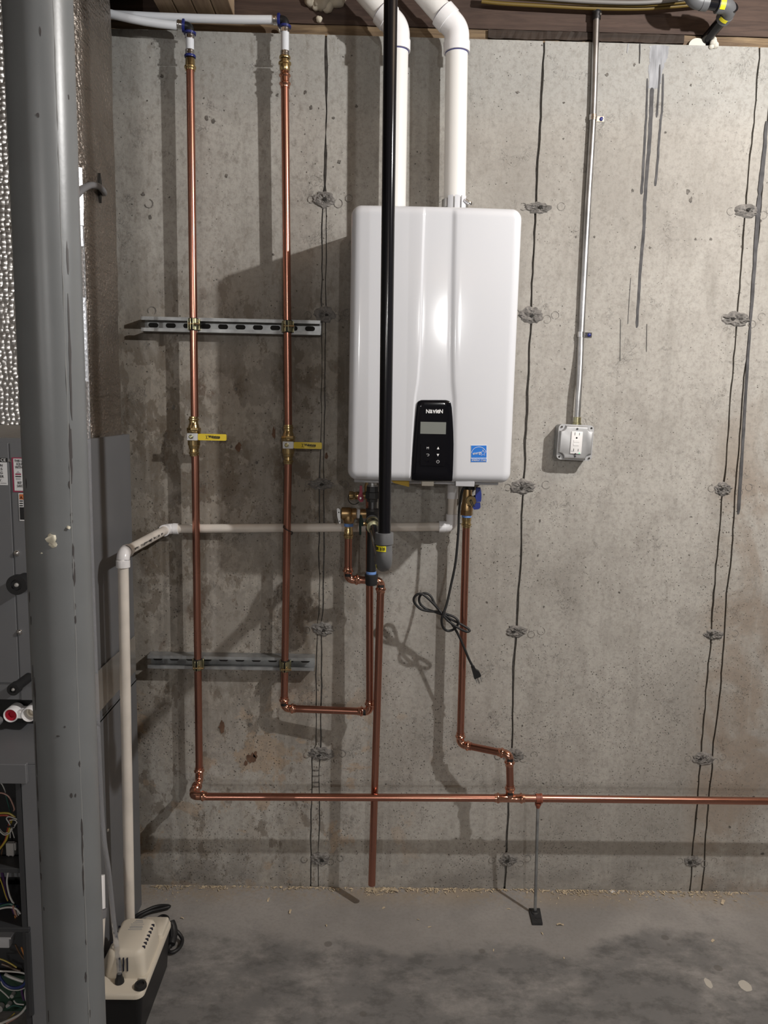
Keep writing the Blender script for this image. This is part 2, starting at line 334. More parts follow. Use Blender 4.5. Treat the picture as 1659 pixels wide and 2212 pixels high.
def foil_side():
    m = mat('foil_wood_reflection', (0.60, 0.54, 0.48), 0.36, 0.9); n = NB(m)  # same foil as the front, brown reflection of wood put into its colour
    v = n.voro(n.map((1, 1, 1)), 105, 'F1', 0.8); w = n.noise(n.map((1, 2.0, 10)), 2.6, 5, 0.6, 0.4); f = n.noise(n.map((1, 1, 2.4)), 120, 4)
    h = n.math('ADD', n.math('MULTIPLY', w, 1.2), n.math('SUBTRACT', n.math('MULTIPLY', f, 0.22), n.math('MULTIPLY', v.outputs['Distance'], 0.30)))
    n.L(n.bump(h, 0.9, 0.014), n.b.inputs['Normal'])
    n.L(n.mix(n.rng(n.noise(n.pos, 4, 5), 0.35, 0.7), (0.43, 0.385, 0.345), (0.29, 0.255, 0.225)), n.b.inputs['Base Color']); return m
M = dict(
    foilside=foil_side(),
    wall=concrete_wall(), floor=concrete_floor(), foil=foil(),
    mortar=mat('mortar', (0.235, 0.22, 0.205), 0.95, var=0.5, vscale=75, bump=1.0, bscale=110),
    hole=mat('tie_hole', (0.025, 0.023, 0.021), 0.9),
    groove=mat('cast_line', (0.17, 0.155, 0.14), 0.95, var=0.5, vscale=120),
    cornertape=mat('corner_tape', (0.50, 0.51, 0.53), 0.38, 0.7, bump=0.9, bscale=70),
    scab=mat('rust_scab', (0.15, 0.085, 0.055), 0.9, var=0.4, vscale=60),
    plug=mat('plug_ring', (0.20, 0.185, 0.17), 0.9),
    drip=mat('dried_drip', (0.105, 0.103, 0.106), 0.8, spec=0.15, var=0.45, vscale=30),
    drip2=mat('pale_wash', (0.36, 0.365, 0.385), 0.8, var=0.45, vscale=25, stretch=(3, 1, 0.5)),
    rim=wood('rim_board', (0.082, 0.053, 0.041), (0.048, 0.031, 0.025), (0.5, 6, 6)),
    sill=wood('sill_wood', (0.24, 0.17, 0.10), (0.10, 0.066, 0.042), (0.4, 5, 8)),
    sill_gap=wood('sill_gap_shade', (0.045, 0.030, 0.022), (0.025, 0.017, 0.013), (0.4, 5, 8)),  # near-black colour carries the shade of the open gap
    ply=wood('joist_wood', (0.36, 0.265, 0.175), (0.25, 0.175, 0.115), (6, 0.4, 6)),
    deck=wood('subfloor', (0.30, 0.22, 0.15), (0.2, 0.14, 0.09), (1, 1, 1)),
    copper=copper('copper', (0.53, 0.25, 0.185), 0.24, 0.35), copper_fit=copper('copper_fitting', (0.70, 0.36, 0.26), 0.14, 0.2),
    brass=copper('brass', (0.62, 0.47, 0.24), 0.20, 0.3), brass_dull=copper('bronze', (0.46, 0.31, 0.16), 0.36, 0.3),
    coverplate=mat('cover_steel', (0.50, 0.50, 0.505), 0.46, 0.75, var=0.2, vscale=25),
    zinc=mat('zinc_steel', (0.58, 0.58, 0.585), 0.33, 1.0, var=0.35, vscale=20), galv=mat('galvanised', (0.40, 0.41, 0.415), 0.42, 0.6, var=0.4, vscale=26),
    yzinc=mat('yellow_zinc', (0.62, 0.56, 0.33), 0.26, 1.0, var=0.3, vscale=30, col2=(0.40, 0.42, 0.30)),
    chrome=mat('chrome', (0.75, 0.75, 0.76), 0.12, 1.0), darksteel=mat('dark_steel', (0.10, 0.10, 0.105), 0.4, 1.0),
    white=mat('white_enamel', (0.645, 0.655, 0.69), 0.11, spec=0.4),
    pvc=mat('white_pvc', (0.80, 0.785, 0.76), 0.32, spec=0.45), pvc_fit=mat('white_pvc_fitting', (0.82, 0.81, 0.82), 0.25, spec=0.5),
    pvc_old=mat('drain_pvc', (0.80, 0.74, 0.67), 0.40, spec=0.4, var=0.20, vscale=9),
    primer=mat('pipe_primer', (0.06, 0.06, 0.20), 0.45), pex=mat('pex', (0.70, 0.72, 0.76), 0.38, sss=0.12),
    black=mat('gloss_black', (0.005, 0.005, 0.007), 0.06, spec=0.25), blackplastic=mat('black_plastic', (0.012, 0.012, 0.013), 0.38),
    rubber=mat('black_rubber', (0.014, 0.014, 0.015), 0.5), blackpipe=mat('coated_black_pipe', (0.007, 0.007, 0.009), 0.13, spec=0.4),
    iron=mat('black_iron', (0.030, 0.030, 0.032), 0.5, spec=0.4, var=0.3, vscale=40, bump=0.4, bscale=150),
    greyfit=mat('grey_coated_fitting', (0.115, 0.117, 0.122), 0.42, spec=0.4), navy=mat('navy_plastic', (0.015, 0.022, 0.15), 0.35), blue=mat('blue_plastic', (0.02, 0.035, 0.20), 0.32),
    red=mat('red_plastic', (0.30, 0.018, 0.05), 0.4), green=mat('green_plastic', (0.006, 0.05, 0.045), 0.42), yellow=mat('yellow_vinyl', (0.74, 0.55, 0.02), 0.32),
    tape=mat('thread_tape', (0.16, 0.30, 0.66), 0.6), whitetape=mat('white_thread_tape', (0.72, 0.72, 0.74), 0.6),
    ylabel=mat('yellow_label', (0.80, 0.70, 0.015), 0.45), ink=mat('ink', (0.012, 0.012, 0.013), 0.6), whiteink=mat('white_ink', (0.80, 0.80, 0.80), 0.5), greyink=mat('grey_ink', (0.35, 0.35, 0.36), 0.5),
    lcd=mat('display_glass', (0.20, 0.21, 0.195), 0.12, spec=0.5), eblue=mat('label_blue', (0.012, 0.17, 0.62), 0.4),
    post=mat('post_paint', (0.155, 0.163, 0.168), 0.36, spec=0.6, var=0.10, vscale=14, bump=0.06, bscale=120), postdark=mat('bare_steel', (0.055, 0.05, 0.05), 0.5, spec=0.4), postlight=mat('weld_bead', (0.22, 0.225, 0.225), 0.25),
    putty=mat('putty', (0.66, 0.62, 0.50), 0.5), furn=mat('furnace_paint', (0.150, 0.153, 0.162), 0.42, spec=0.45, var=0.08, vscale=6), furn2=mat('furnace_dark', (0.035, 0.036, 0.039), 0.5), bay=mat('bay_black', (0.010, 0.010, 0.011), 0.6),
    tapefoil=mat('foil_tape', (0.60, 0.57, 0.53), 0.27, 0.8, bump=0.5, bscale=14), scrim=mat('torn_scrim', (0.45, 0.38, 0.29), 0.6, 0.4, bump=0.8, bscale=60, stretch=(1, 1, 3)),
    vinyl=mat('clear_vinyl', (0.80, 0.81, 0.84), 0.12, trans=0.85, ior=1.12), greytube=mat('grey_tube', (0.19, 0.19, 0.20), 0.4),
    pumpwhite=mat('cream_plastic', (0.66, 0.605, 0.51), 0.45), slot=mat('vent_slot', (0.02, 0.02, 0.035), 0.7),
    paper=mat('sticker_white', (0.72, 0.72, 0.73), 0.5), redborder=mat('sticker_red', (0.30, 0.03, 0.075), 0.5), orange=mat('sticker_orange', (0.55, 0.16, 0.05), 0.5), redplug=mat('red_plug', (0.42, 0.012, 0.03), 0.35),
    outlet=mat('outlet_white', (0.80, 0.785, 0.78), 0.35), hanger=mat('copper_hanger', (0.25, 0.07, 0.04), 0.45, spec=0.5), foam=mat('spray_foam', (0.52, 0.47, 0.38), 0.75, bump=0.4, bscale=40), foam2=mat('pale_foam', (0.60, 0.57, 0.50), 0.8),
    nm=mat('yellow_cable', (0.13, 0.083, 0.014), 0.55), greycable=mat('grey_cable', (0.17, 0.16, 0.15), 0.55), chip=mat('wood_chip', (0.62, 0.51, 0.36), 0.8, var=0.35, vscale=30), spot=mat('pale_spot', (0.46, 0.43, 0.38), 0.7),  # both cable colours darkened to carry the shade of the joists
    pcb=mat('circuit_board', (0.018, 0.045, 0.03), 0.45), pale=mat('connector_nylon', (0.34, 0.33, 0.32), 0.5), ytag=mat('manila_tag', (0.50, 0.32, 0.035), 0.6),
    bonded=mat('grey_plastic', (0.45, 0.45, 0.47), 0.4), led=mat('green_led', (0.05, 0.8, 0.25), 0.4, emit=1.2),
)
def wire_mat(n, c): return mat('wire_' + n, c, 0.4)
WIRE = dict(white=wire_mat('white', (0.5, 0.49, 0.47)), yellow=wire_mat('yellow', (0.42, 0.32, 0.05)), red=wire_mat('red', (0.35, 0.05, 0.03)), orange=wire_mat('orange', (0.45, 0.18, 0.05)),
            purple=wire_mat('purple', (0.06, 0.025, 0.09)), blue=wire_mat('blue', (0.02, 0.035, 0.15)), green=wire_mat('green', (0.03, 0.10, 0.08)), pink=wire_mat('pink', (0.38, 0.22, 0.18)), black=wire_mat('black', (0.012, 0.012, 0.012)), brown=wire_mat('brown', (0.10, 0.06, 0.035)))

# ================================================================== the setting
XL, XR, YB = -3.4, 4.8, -12.5
ZT = 2.578
b = MB(); b.box((XL, -0.0, -0.2), (XR, YB, 0.0)); floor = struct(b.build('floor', M['floor'], smooth=False))
b = MB(); b.box((XL, 0.0, 2.90), (XR, YB, 3.0)); struct(b.build('ceiling', M['deck'], smooth=False))
b = MB(); b.box((XL - .15, 0.3, -0.2), (XL, YB, 3.0)); struct(b.build('wall_left', M['wall'], smooth=False))
b = MB(); b.box((XR, 0.3, -0.2), (XR + .15, YB, 3.0)); struct(b.build('wall_right', M['wall'], smooth=False))
b = MB(); b.box((XL, YB, -0.2), (XR, YB - .15, 3.0)); struct(b.build('wall_front', M['wall'], smooth=False))
b = MB(); b.box((XL, 0.014, -0.2), (XR, 0.25, ZT)); wall = struct(b.build('wall_back', M['mortar'], smooth=False))
NZ = 90
def jag(x0, amp, seed, lean=0.0):
    rnd = random.Random(seed); out = []; w = 0.0
    for i in range(NZ + 1):
        w = 0.75 * w + rnd.uniform(-amp, amp) * 0.5; out.append((x0 + w + lean * (1 - i / NZ), ZT * i / NZ))
    return out
def slab(L, R, dep, seed, name='concrete_panel', top=True):
    rnd = random.Random(seed); m = MB(); n = len(L)
    for i in range(n):
        zt = 0.0
        if top and i == n - 1: pass
        for (x, z), e in ((L[i], 1), (R[i], 1)): m.v.append(Vector((x, -dep, z)))
        for (x, z) in (L[i], R[i]): m.v.append(Vector((x, 0.0145, z)))
    for i in range(n - 1):
        a, c = 4 * i, 4 * (i + 1)
        m.f += [(a, a + 1, c + 1, c), (a + 2, a, c, c + 2), (a + 1, a + 3, c + 3, c + 1)]
    e = 4 * (n - 1); m.f += [(e, e + 1, e + 3, e + 2), (1, 0, 2, 3)]
    return m.build(name, M['wall'], wall, smooth=False)
straight = lambda x: [(x, ZT * i / NZ) for i in range(NZ + 1)]
XA, XB, XC = -0.153, 0.4575, 1.067
# joint A opens into a cast strip below z = 2.1
La, Ra, SL, SR = [], [], [], []
jl, jr = jag(0, 0.0045, 3), jag(0, 0.0040, 4)
for i in range(NZ + 1):
    z = ZT * i / NZ
    hw = 0.0025 if z > 2.16 else (0.0085 if z > 0.9 else (0.0095 if z > 0.46 else 0.0145))
    c = XA - (0.004 if z < 0.9 else 0) - (0.006 if z < 0.46 else 0)
    La.append((c - hw + jl[i][0], z)); Ra.append((c + hw + jr[i][0], z))
    if z < 2.12: SL.append((c - hw + 0.0038 + jl[i][0] * 0.5, z)); SR.append((c + hw - 0.0036 + jr[i][0] * 0.5, z))
slab(straight(XL), La, 0.0, 1)
st = slab(SL, SR, -0.002, 2, 'cast_strip')
j1 = jag(XB, 0.0035, 11); j2 = jag(XC, 0.004, 12); j3 = jag(1.106, 0.005, 13); j1b = jag(0, 0.003, 14); j2b = jag(0, 0.003, 15)
slab(Ra, [(x - 0.0032 - 0.0008 * math.sin(9 * z) - abs(w), z) for (x, z), (w, _) in zip(j1, j1b)], 0.0004, 3)
slab([(x + 0.0024, z) for x, z in j1], [(x - 0.0024 - abs(w), z) for (x, z), (w, _) in zip(j2, j2b)], 0.0012, 4)
slab([(x + 0.0022, z) for x, z in j2], [(x - 0.0026, z) for x, z in j3], 0.0, 5)
slab([(x + 0.0018, z) for x, z in j3], straight(XR), 0.0014, 6)
# ladder ribs in the cast strip
for z in (0.345, 0.36, 0.381, 0.40):
    b = MB(); b.box((XA - 0.020, 0.0018, z), (XA - 0.0005, -0.0006, z + 0.0022)); b.build('cast_rib', M['groove'], wall, smooth=False)
# patched form ties
def tie(x, z, rx, rz, seed, hole):
    rnd = random.Random(seed); m = MB(); N, K = 30, 7
    rad = [1 + rnd.uniform(-0.16, 0.12) for _ in range(N)]
    m.v.append(V(x, 0.0025, z))
    for k in range(1, K + 1):
        for i in range(N):
            a = 2 * PI * i / N; q = k / K * (rad[i] if k > 2 else 1)
            h = (0.002 + 0.006 * math.sin(PI * min(1, k / K)) * rnd.uniform(0.1, 1.2)) if k < K else 0.0003
            m.v.append(V(x + rx * q * math.cos(a) + rnd.uniform(-.001, .001), h, z + rz * q * math.sin(a) + rnd.uniform(-.001, .001)))
    for i in range(N): m.f.append((0, 1 + i, 1 + (i + 1) % N))
    for k in range(K - 1):
        for i in range(N):
            a = 1 + k * N + i; c = 1 + k * N + (i + 1) % N; m.f.append((a, c, c + N, a + N))
    t = m.build('tie_patch', M['mortar'], wall, sharp=20)
    h = MB(); pts = [V(x + hole[0] + (0.006 + rnd.uniform(-.002, .002)) * math.cos(2 * PI * i / 9), 0.008, z + hole[1] + (0.004 + rnd.uniform(-.0015, .0015)) * math.sin(2 * PI * i / 9)) for i in range(9)]
    h.prism(pts, (0, 0.006, 0)); h.build('tie_hole', M['hole'], t, smooth=False)
def ring(x, z, r, seed):
    rnd = random.Random(seed); m = MB(); N = 20; a0 = rnd.uniform(0, 6); span = rnd.uniform(4.2, 6.2); K = 18
    w = rnd.uniform(0.0008, 0.0016)
    pts = []
    for i in range(K + 1):
        a = a0 + span * i / K; pts.append((a, w * (0.4 + abs(math.sin(i * 1.3)))))
    base = 0
    for a, ww in pts:
        for rr, dd in ((r, 0.0022), (r + ww, 0.0022), (r + ww, 0.0), (r, 0.0)): m.v.append(V(x + rr * math.cos(a), dd, z + rr * math.sin(a)))
    for i in range(K):
        for k in range(4):
            p, q = 4 * i + k, 4 * i + (k + 1) % 4; m.f.append((p, q, q + 4, p + 4))
    m.f += [(0, 1, 2, 3), (4 * K, 4 * K + 3, 4 * K + 2, 4 * K + 1)]
    m.build('plug_ring', M['plug'], wall, smooth=False)
rows = {XA: (2.137, 1.816, 1.316, 0.866, 0.457, 0.098), XB: (2.130, 1.828, 1.321, 0.870, 0.461, 0.103), XC: (2.136, 1.831, 1.326, 0.869, 0.460, 0.106)}
k = 0
for X, zs in rows.items():
    for z in zs:
        rnd = random.Random(100 + k); k += 1
        tie(X + rnd.uniform(-.004, .008), z, rnd.uniform(0.028, 0.044), rnd.uniform(0.016, 0.025), 200 + k, (rnd.uniform(-.012, .008), rnd.uniform(-.006, .004)))
        for dx, dz in ((-0.042, 0.0), (0.045, -0.012), (0.072, 0.004)):
            if rnd.random() < 0.85: ring(X + dx + rnd.uniform(-.006, .006), z + dz + rnd.uniform(-.004, .004), rnd.uniform(0.0085, 0.0115), 400 + 7 * k + int(dx * 1000))
for X, z in ((-0.655, 2.115), (-0.652, 1.816)): ring(X, z, 0.011, int(z * 99))
# spalls and gouges seen on the face
for px, py, s in ((1118, 200, 1), (1485, 415, 1.2), (1492, 432, 1.2), (1310, 163, .9), (1370, 140, .7), (1492, 185, .6), (1284, 512, .6), (1244, 512, .6), (1502, 517, .7), (1535, 517, .7), (1372, 535, .6), (1404, 535, .6), (1366, 412, .8), (1217, 300, .6), (1218, 222, .6), (660, 200, .8), (672, 232, .9), (447, 255, 1), (462, 262, 1.1), (720, 255, .8), (733, 350, 1), (600, 205, .8), (490, 380, .8), (325, 470, 1), (310, 420, .9), (590, 550, .8), (350, 165, .9), (1175, 1310, .7), (1166, 1125, .8), (1162, 1200, .6), (1292, 1258, .5), (375, 880, 1), (510, 840, .9), (532, 820, .8), (500, 965, .8), (555, 1000, .9), (1510, 1530, .6), (540, 1565, 1.1), (770, 230, .8)):
    rnd = random.Random(px * 7 + py); p = at(px, py, 0.0); m = MB(); N = 9
    pts = [V(p.x + 0.0055 * s * rnd.uniform(.4, 1.2) * math.cos(2 * PI * i / N), 0.0022, p.z + 0.007 * s * rnd.uniform(.4, 1.2) * math.sin(2 * PI * i / N)) for i in range(N)]
    m.prism(pts, (0, 0.004, 0)); m.build('spall_mark', M['groove'], wall, smooth=False)
for px, py, w_, h_ in ((480, 1570, .011, .024), (543, 1638, .016, .020), (552, 1630, .007, .016), (532, 1648, .008, .010), (705, 985, .006, .012), (515, 965, .010, .016), (592, 935, .008, .02)):
    rnd = random.Random(px); p = at(px, py, 0.0); m = MB(); N = 14
    m.prism([V(p.x + w_ * rnd.uniform(.45, 1.1) * math.cos(2 * PI * i / N), 0.0021, p.z + h_ * rnd.uniform(.45, 1.1) * math.sin(2 * PI * i / N)) for i in range(N)], (0, 0.004, 0)); m.build('rust_scab', M['scab'], wall, smooth=False)
# dried drips on the right hand panel
DN = [0]
def drip(pts, w0, w1, mt, name='drip_streak'):
    DN[0] += 1; lv = -.0018 - .00018 * DN[0] + (.0014 if name == 'wash_streak' else 0)
    m = MB(); path = smooth_path([at(a, c, 0.0) for a, c in pts], 6); n = len(path); rnd = random.Random(len(pts) * 31 + int(pts[0][0]))
    for i, p in enumerate(path):
        w = (w0 + (w1 - w0) * i / (n - 1)) * (1 + .22 * NZE.noise(Vector((i * .6, pts[0][0], 0)))) * (.5 if i in (0, n - 1) else 1) / 2; p = p + Vector((.0012 * NZE.noise(Vector((i * .5, 3, pts[0][0]))), 0, 0))
        m.v += [Vector((p.x - w, lv, p.z)), Vector((p.x + w, lv, p.z)), Vector((p.x + w, 0.001, p.z)), Vector((p.x - w, 0.001, p.z))]
    for i in range(n - 1):
        for q in range(4): m.f.append((4 * i + q, 4 * i + (q + 1) % 4, 4 * i + 4 + (q + 1) % 4, 4 * i + 4 + q))
    m.f += [(0, 1, 2, 3), (4 * n - 4, 4 * n - 1, 4 * n - 2, 4 * n - 3)]
    m.build(name, mt, wall, smooth=False)
drip([(1408, 190), (1406, 240), (1403, 300), (1398, 360), (1393, 430), (1390, 500), (1383, 580), (1378, 660), (1375, 708)], 0.0115, 0.0075, M['drip'])
drip([(1398, 170), (1396, 240), (1392, 310), (1388, 380), (1385, 420)], 0.005, 0.008, M['drip'])
drip([(1432, 160), (1430, 230), (1424, 290), (1420, 350), (1415, 402)], 0.005, 0.007, M['drip'])
drip([(1425, 140), (1422, 200), (1418, 254)], 0.004, 0.006, M['drip'])
drip([(1362, 600), (1358, 660), (1356, 700)], 0.0012, 0.001, M['drip']); drip([(1340, 690), (1339, 780)], 0.001, 0.001, M['drip']); drip([(1397, 700), (1396, 760)], 0.001, 0.001, M['drip'])
drip([(1424, 98), (1422, 125), (1416, 150), (1414, 180), (1409, 192)], 0.058, 0.024, M['drip2'], 'wash_streak')
drip([(1640, 420), (1634, 500), (1628, 590), (1620, 700)], 0.013, 0.008, M['drip'], 'damp_streak'); drip([(1655, 262), (1650, 330), (1640, 420)], 0.008, 0.013, M['drip'], 'damp_streak'); drip([(1620, 700), (1610, 850), (1601, 1000), (1594, 1110)], 0.007, 0.010, M['drip'], 'damp_streak')
drip([(1357, 95), (1354, 115)], 0.004, 0.002, M['drip2'], 'wash_streak'); drip([(1382, 95), (1381, 138)], 0.003, 0.001, M['drip'])

# sill, rim board, built-up joist
def rough_board(name, mt, x0, x1, z0, z1, d0, d1, amp, seed, n=70):
    rnd = random.Random(seed); m = MB(); w = 0
    for i in range(n + 1):
        x = x0 + (x1 - x0) * i / n; w = .7 * w + rnd.uniform(-amp, amp)
        for z, d in ((z0 + abs(w), d1 + rnd.uniform(-amp, amp) * .6), (z1, d1 + rnd.uniform(-amp, amp) * .6), (z1, d0), (z0, d0)): m.v.append(V(x, d, z))
    for i in range(n):
        for q in range(4): m.f.append((4 * i + q, 4 * i + (q + 1) % 4, 4 * i + 4 + (q + 1) % 4, 4 * i + 4 + q))
    m.f += [(0, 1, 2, 3), (4 * n, 4 * n + 3, 4 * n + 2, 4 * n + 1)]
    return struct(m.build(name, mt, smooth=False))
rough_board('trim_1', M['sill'], XL, XR, ZT + 0.0005, 2.608, -0.22, -0.012, 0.004, 21, 160)
rough_board('trim_2', M['rim'], XL, XR, 2.609, 2.899, -0.10, -0.008, 0.0006, 22, 40)
rough_board('trim_3', M['sill_gap'], 0.30, 0.853, ZT + 0.0045, 2.606, -0.02, -0.004, 0.0025, 23, 50)  # dark strip painted in for the shaded gap at the sill
beam = struct(MB().box((-0.63, 0.0, 2.66), (-0.40, -1.6, 2.899)).build('trim_4', M['ply'], smooth=False))
for i in range(4):
    x0 = -0.612 + i * 0.0515
    MB().box((x0, -0.002, 2.618), (x0 + 0.0495, -1.6, 2.6595), 0.002, 1).build('joist_ply', M['ply'], beam, smooth=False)

# ================================================================== steel post
PC = Vector((-0.4285, -1.27, 0)); PR = 0.0412
post = thing('steel_post', 'grey painted round steel post in the left foreground with a scuffed weld seam', 'post', PC)
MB().lathe(PC, (0, 0, 1), [(0, PR), (2.9, PR)], 64, cap=True).build('shaft', M['post'], post)
MB().box((PC.x - .09, PC.y - .09, 0.0), (PC.x + .09, PC.y + .09, 0.008), 0.002, 1).build('base_plate', M['post'], post)
MB().box((PC.x - .09, PC.y - .07, 2.885), (PC.x + .09, PC.y + .07, 2.899), 0.002, 1).build('top_plate', M['post'], post)
def post_pt(px, py):                             # where the sight line meets the post
    lo, hi = 1.10, 1.40
    best = None
    v = at(px, py, 1.2) - CAM; o = CAM - PC; a = v.x ** 2 + v.y ** 2; bq = 2 * (o.x * v.x + o.y * v.y); c = o.x ** 2 + o.y ** 2 - PR ** 2
    D = max(bq * bq - 4 * a * c, 0); t = (-bq - math.sqrt(D)) / (2 * a); return CAM + v * t
seam_px = [(113, 0), (118, 120), (121, 240), (126, 360), (131, 480), (136, 620), (141, 720), (146, 820), (151, 920), (154, 1020), (156, 1120), (159, 1220), (162, 1320), (165, 1420), (169, 1560), (175, 1720), (179, 1860), (184, 2000), (189, 2150), (193, 2290)]
ang = [math.atan2(post_pt(*p).y - PC.y, post_pt(*p).x - PC.x) for p in seam_px]; zz = [post_pt(*p).z for p in seam_px]
a_m = sum(ang) / len(ang)
m = MB(); rnd = random.Random(5); zs = [2.7 - i * 0.02 for i in range(125)]
pth = [PC + Vector(((PR - .0004) * math.cos(a_m + rnd.uniform(-.012, .012)), (PR - .0004) * math.sin(a_m + rnd.uniform(-.012, .012)), z)) for z in zs]
m.tube(pth, [0.0009 * rnd.uniform(.6, 1.3) for _ in zs], 8); m.build('weld_seam', M['postlight'], post)
def chip_on_post(px, py, w, h, mt, name, th=0.0004, seed=None):
    p = post_pt(px, py); a = math.atan2(p.y - PC.y, p.x - PC.x); rnd = random.Random(seed or (px * 13 + py)); m = MB(); N = 10
    out = []
    for rr in (PR + th, PR - .0007):
        for i in range(N):
            q = 2 * PI * i / N; da = w / PR / 2 * math.cos(q) * rnd.uniform(.5, 1.1); dz = h / 2 * math.sin(q) * rnd.uniform(.6, 1.1)
            m.v.append(PC + Vector((rr * math.cos(a + da), rr * math.sin(a + da), p.z + dz)))
    m.f.append(tuple(range(N))); m.f.append(tuple(reversed(range(N, 2 * N))))
    for i in range(N): m.f.append((i, N + i, N + (i + 1) % N, (i + 1) % N))
    return m.build(name, mt, post, smooth=th > .0007, sharp=85)
for px, py, w, h in ((146, 560, .003, .05), (149, 700, .003, .08), (151, 760, .004, .10), (153, 850, .004, .08), (152, 960, .005, .07), (153, 1010, .005, .05), (150, 1046, .004, .012), (154, 1112, .003, .008), (155, 1128, .004, .006), (158, 1190, .004, .022), (159, 1220, .004, .014), (160, 1245, .004, .03), (162, 1310, .003, .01), (163, 1338, .003, .014), (172, 1650, .003, .01), (154, 1718, .004, .008), (163, 1718, .003, .006), (177, 1790, .003, .03), (178, 1830, .003, .05), (180, 1900, .003, .05), (186, 2035, .003, .01),
                     (57, 1044, .002, .014), (64, 1290, .003, .018), (67, 1340, .003, .014), (72, 1470, .003, .05), (76, 1500, .004, .05), (77, 1590, .005, .05), (79, 1640, .005, .05), (81, 1700, .005, .045), (84, 1770, .004, .035), (87, 1850, .007, .022), (89, 1893, .006, .012), (95, 1963, .003, .006), (82, 249, .004, .006), (87, 68, .002, .012), (148, 210, .003, .006), (125, 1590, .006, .003), (140, 1570, .003, .003), (105, 2195, .003, .02), (193, 2190, .004, .02), (185, 2110, .003, .02)):
    chip_on_post(px, py, w, h, M['postdark'], 'bare_patch')
chip_on_post(112, 1163, .013, .016, M['putty'], 'putty_blob', 0.004, 3); chip_on_post(115, 1177, .011, .009, M['putty'], 'putty_blob', 0.0008, 5); chip_on_post(147, 1139, .006, .005, M['putty'], 'putty_blob', 0.003, 7); chip_on_post(90, 1195, .003, .002, M['putty'], 'putty_blob', 0.001, 8)

# ================================================================== furnace, coil cabinet, foil duct
FX = -0.694
DF, DC, DD = 0.64, 0.47, 0.385
furn = thing('furnace', 'grey steel furnace with its front cover off and wires showing', 'furnace', (-0.96, -0.37, 0))
MB().box((FX - 0.004, -0.10, 0.0), (FX, -DF, 0.735)).build('side_panel', M['furn'], furn, smooth=False)
p1 = at(50, 1790, DF); XO = p1.x
MB().box((-1.24, -0.10, 0.0), (-1.236, -DF, 0.735)).build('side_panel', M['furn'], furn, smooth=False)
MB().box((-1.236, -0.10, 0.0), (FX - .004, -0.104, 0.735)).build('back_panel', M['furn'], furn, smooth=False)
ztop = at(30, 1647, DF).z
MB().box((-1.24, -0.10, ztop - 0.004), (FX, -DF, ztop)).build('top_panel', M['furn'], furn, smooth=False)
zl = at(30, 1688, DF).z
xr = at(61, 1660, DF).x
MB().box((-1.24, -DF + .001, zl), (xr, -DF - 0.012, ztop + 0.001), 0.0015, 1).build('front_rail', M['furn'], furn, smooth=False)
MB().box((XO, -DF + 0.03, 0.0), (FX - .0045, -DF, ztop - .005), 0.001, 1).build('front_stile', M['furn'], furn, smooth=False)
MB().box((XO - 0.012, -DF + 0.06, 0.02), (XO - 0.001, -DF - 0.002, zl - 0.002)).build('door_flange', M['furn2'], furn, smooth=False)
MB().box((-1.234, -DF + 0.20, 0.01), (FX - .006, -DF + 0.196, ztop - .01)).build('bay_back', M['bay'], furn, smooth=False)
pd = at(30, 1872, DF - .01)
MB().box((-1.234, -DF + 0.05, pd.z - .010), (XO - .013, -DF + .0, pd.z + .002), 0.001, 1).build('divider_rail', M['furn2'], furn, smooth=False)
pb = at(30, 1905, DF - .12)
MB().box((-1.234, -DF + 0.18, pb.z - 0.02), (XO - .013, -DF + 0.17, pb.z + 0.03)).build('inner_panel', M['furn'], furn, smooth=False)
pc = at(30, 2012, DF + .004)
MB().box((-1.234, -DF + 0.16, pc.z - .22), (XO + .008, -DF + 0.14, pc.z)).build('control_box_back', M['furn2'], furn, smooth=False)
MB().box((-1.234, -DF + 0.16, pc.z - .001), (XO + .006, -DF - 0.006, pc.z + .010), 0.001, 1).build('control_box_top', M['furn2'], furn, smooth=False)
MB().box((XO - .004, -DF + 0.138, pc.z - .22), (XO + .006, -DF - 0.006, pc.z - .002), 0.001, 1).build('control_box_side', M['furn2'], furn, smooth=False)
pq = at(20, 2160, DF - .10)
pcb = MB().box((pq.x - .10, pq.y - .002, pq.z - .03), (pq.x + .045, pq.y + .002, pq.z + .07)).build('circuit_board', M['pcb'], furn, smooth=False)
for px, py, w in ((22, 2166, .006), (3, 2172, .009), (30, 2145, .005)):
    q = at(px, py, DF - .095); MB().lathe(q, (0, -1, 0), [(0, w), (.012, w)], 14).build('capacitor', M['pale'], pcb)
q = at(0, 2038, DF - .02); MB().box((q.x - .04, q.y, q.z - .013), (q.x + .022, q.y + .03, q.z + .012), 0.003, 2).build('relay_cover', M['bonded'], furn)
MB().box((q.x - .04, q.y - .003, q.z + .0125), (q.x + .028, q.y + .03, q.z + .018), 0.001, 1).build('relay_bracket', M['bonded'], furn)
q = at(24, 1832, DF - .05); con = MB().box((q.x - .010, q.y - .006, q.z - .017), (q.x + .009, q.y + .006, q.z + .015), 0.0015, 1).build('wire_connector', M['pale'], furn)
MB().box((q.x + .0092, q.y - .004, q.z - .004), (q.x + .013, q.y + .004, q.z + .014), 0.0008, 1).build('latch_tab', M['pale'], con)
for dx in (-.006, .004): MB().box((q.x + dx - .0015, q.y - .002, q.z - .027), (q.x + dx + .0015, q.y + .002, q.z - .0172)).build('terminal', M['pale'], con, smooth=False)
def wire(col, pts, dd, r=0.0016):
    P = smooth_path([at(a, c, DF - dd - (e if False else 0) ) for a, c in pts], 6); MB().tube(P, r, 7).build('wire', WIRE[col], furn)
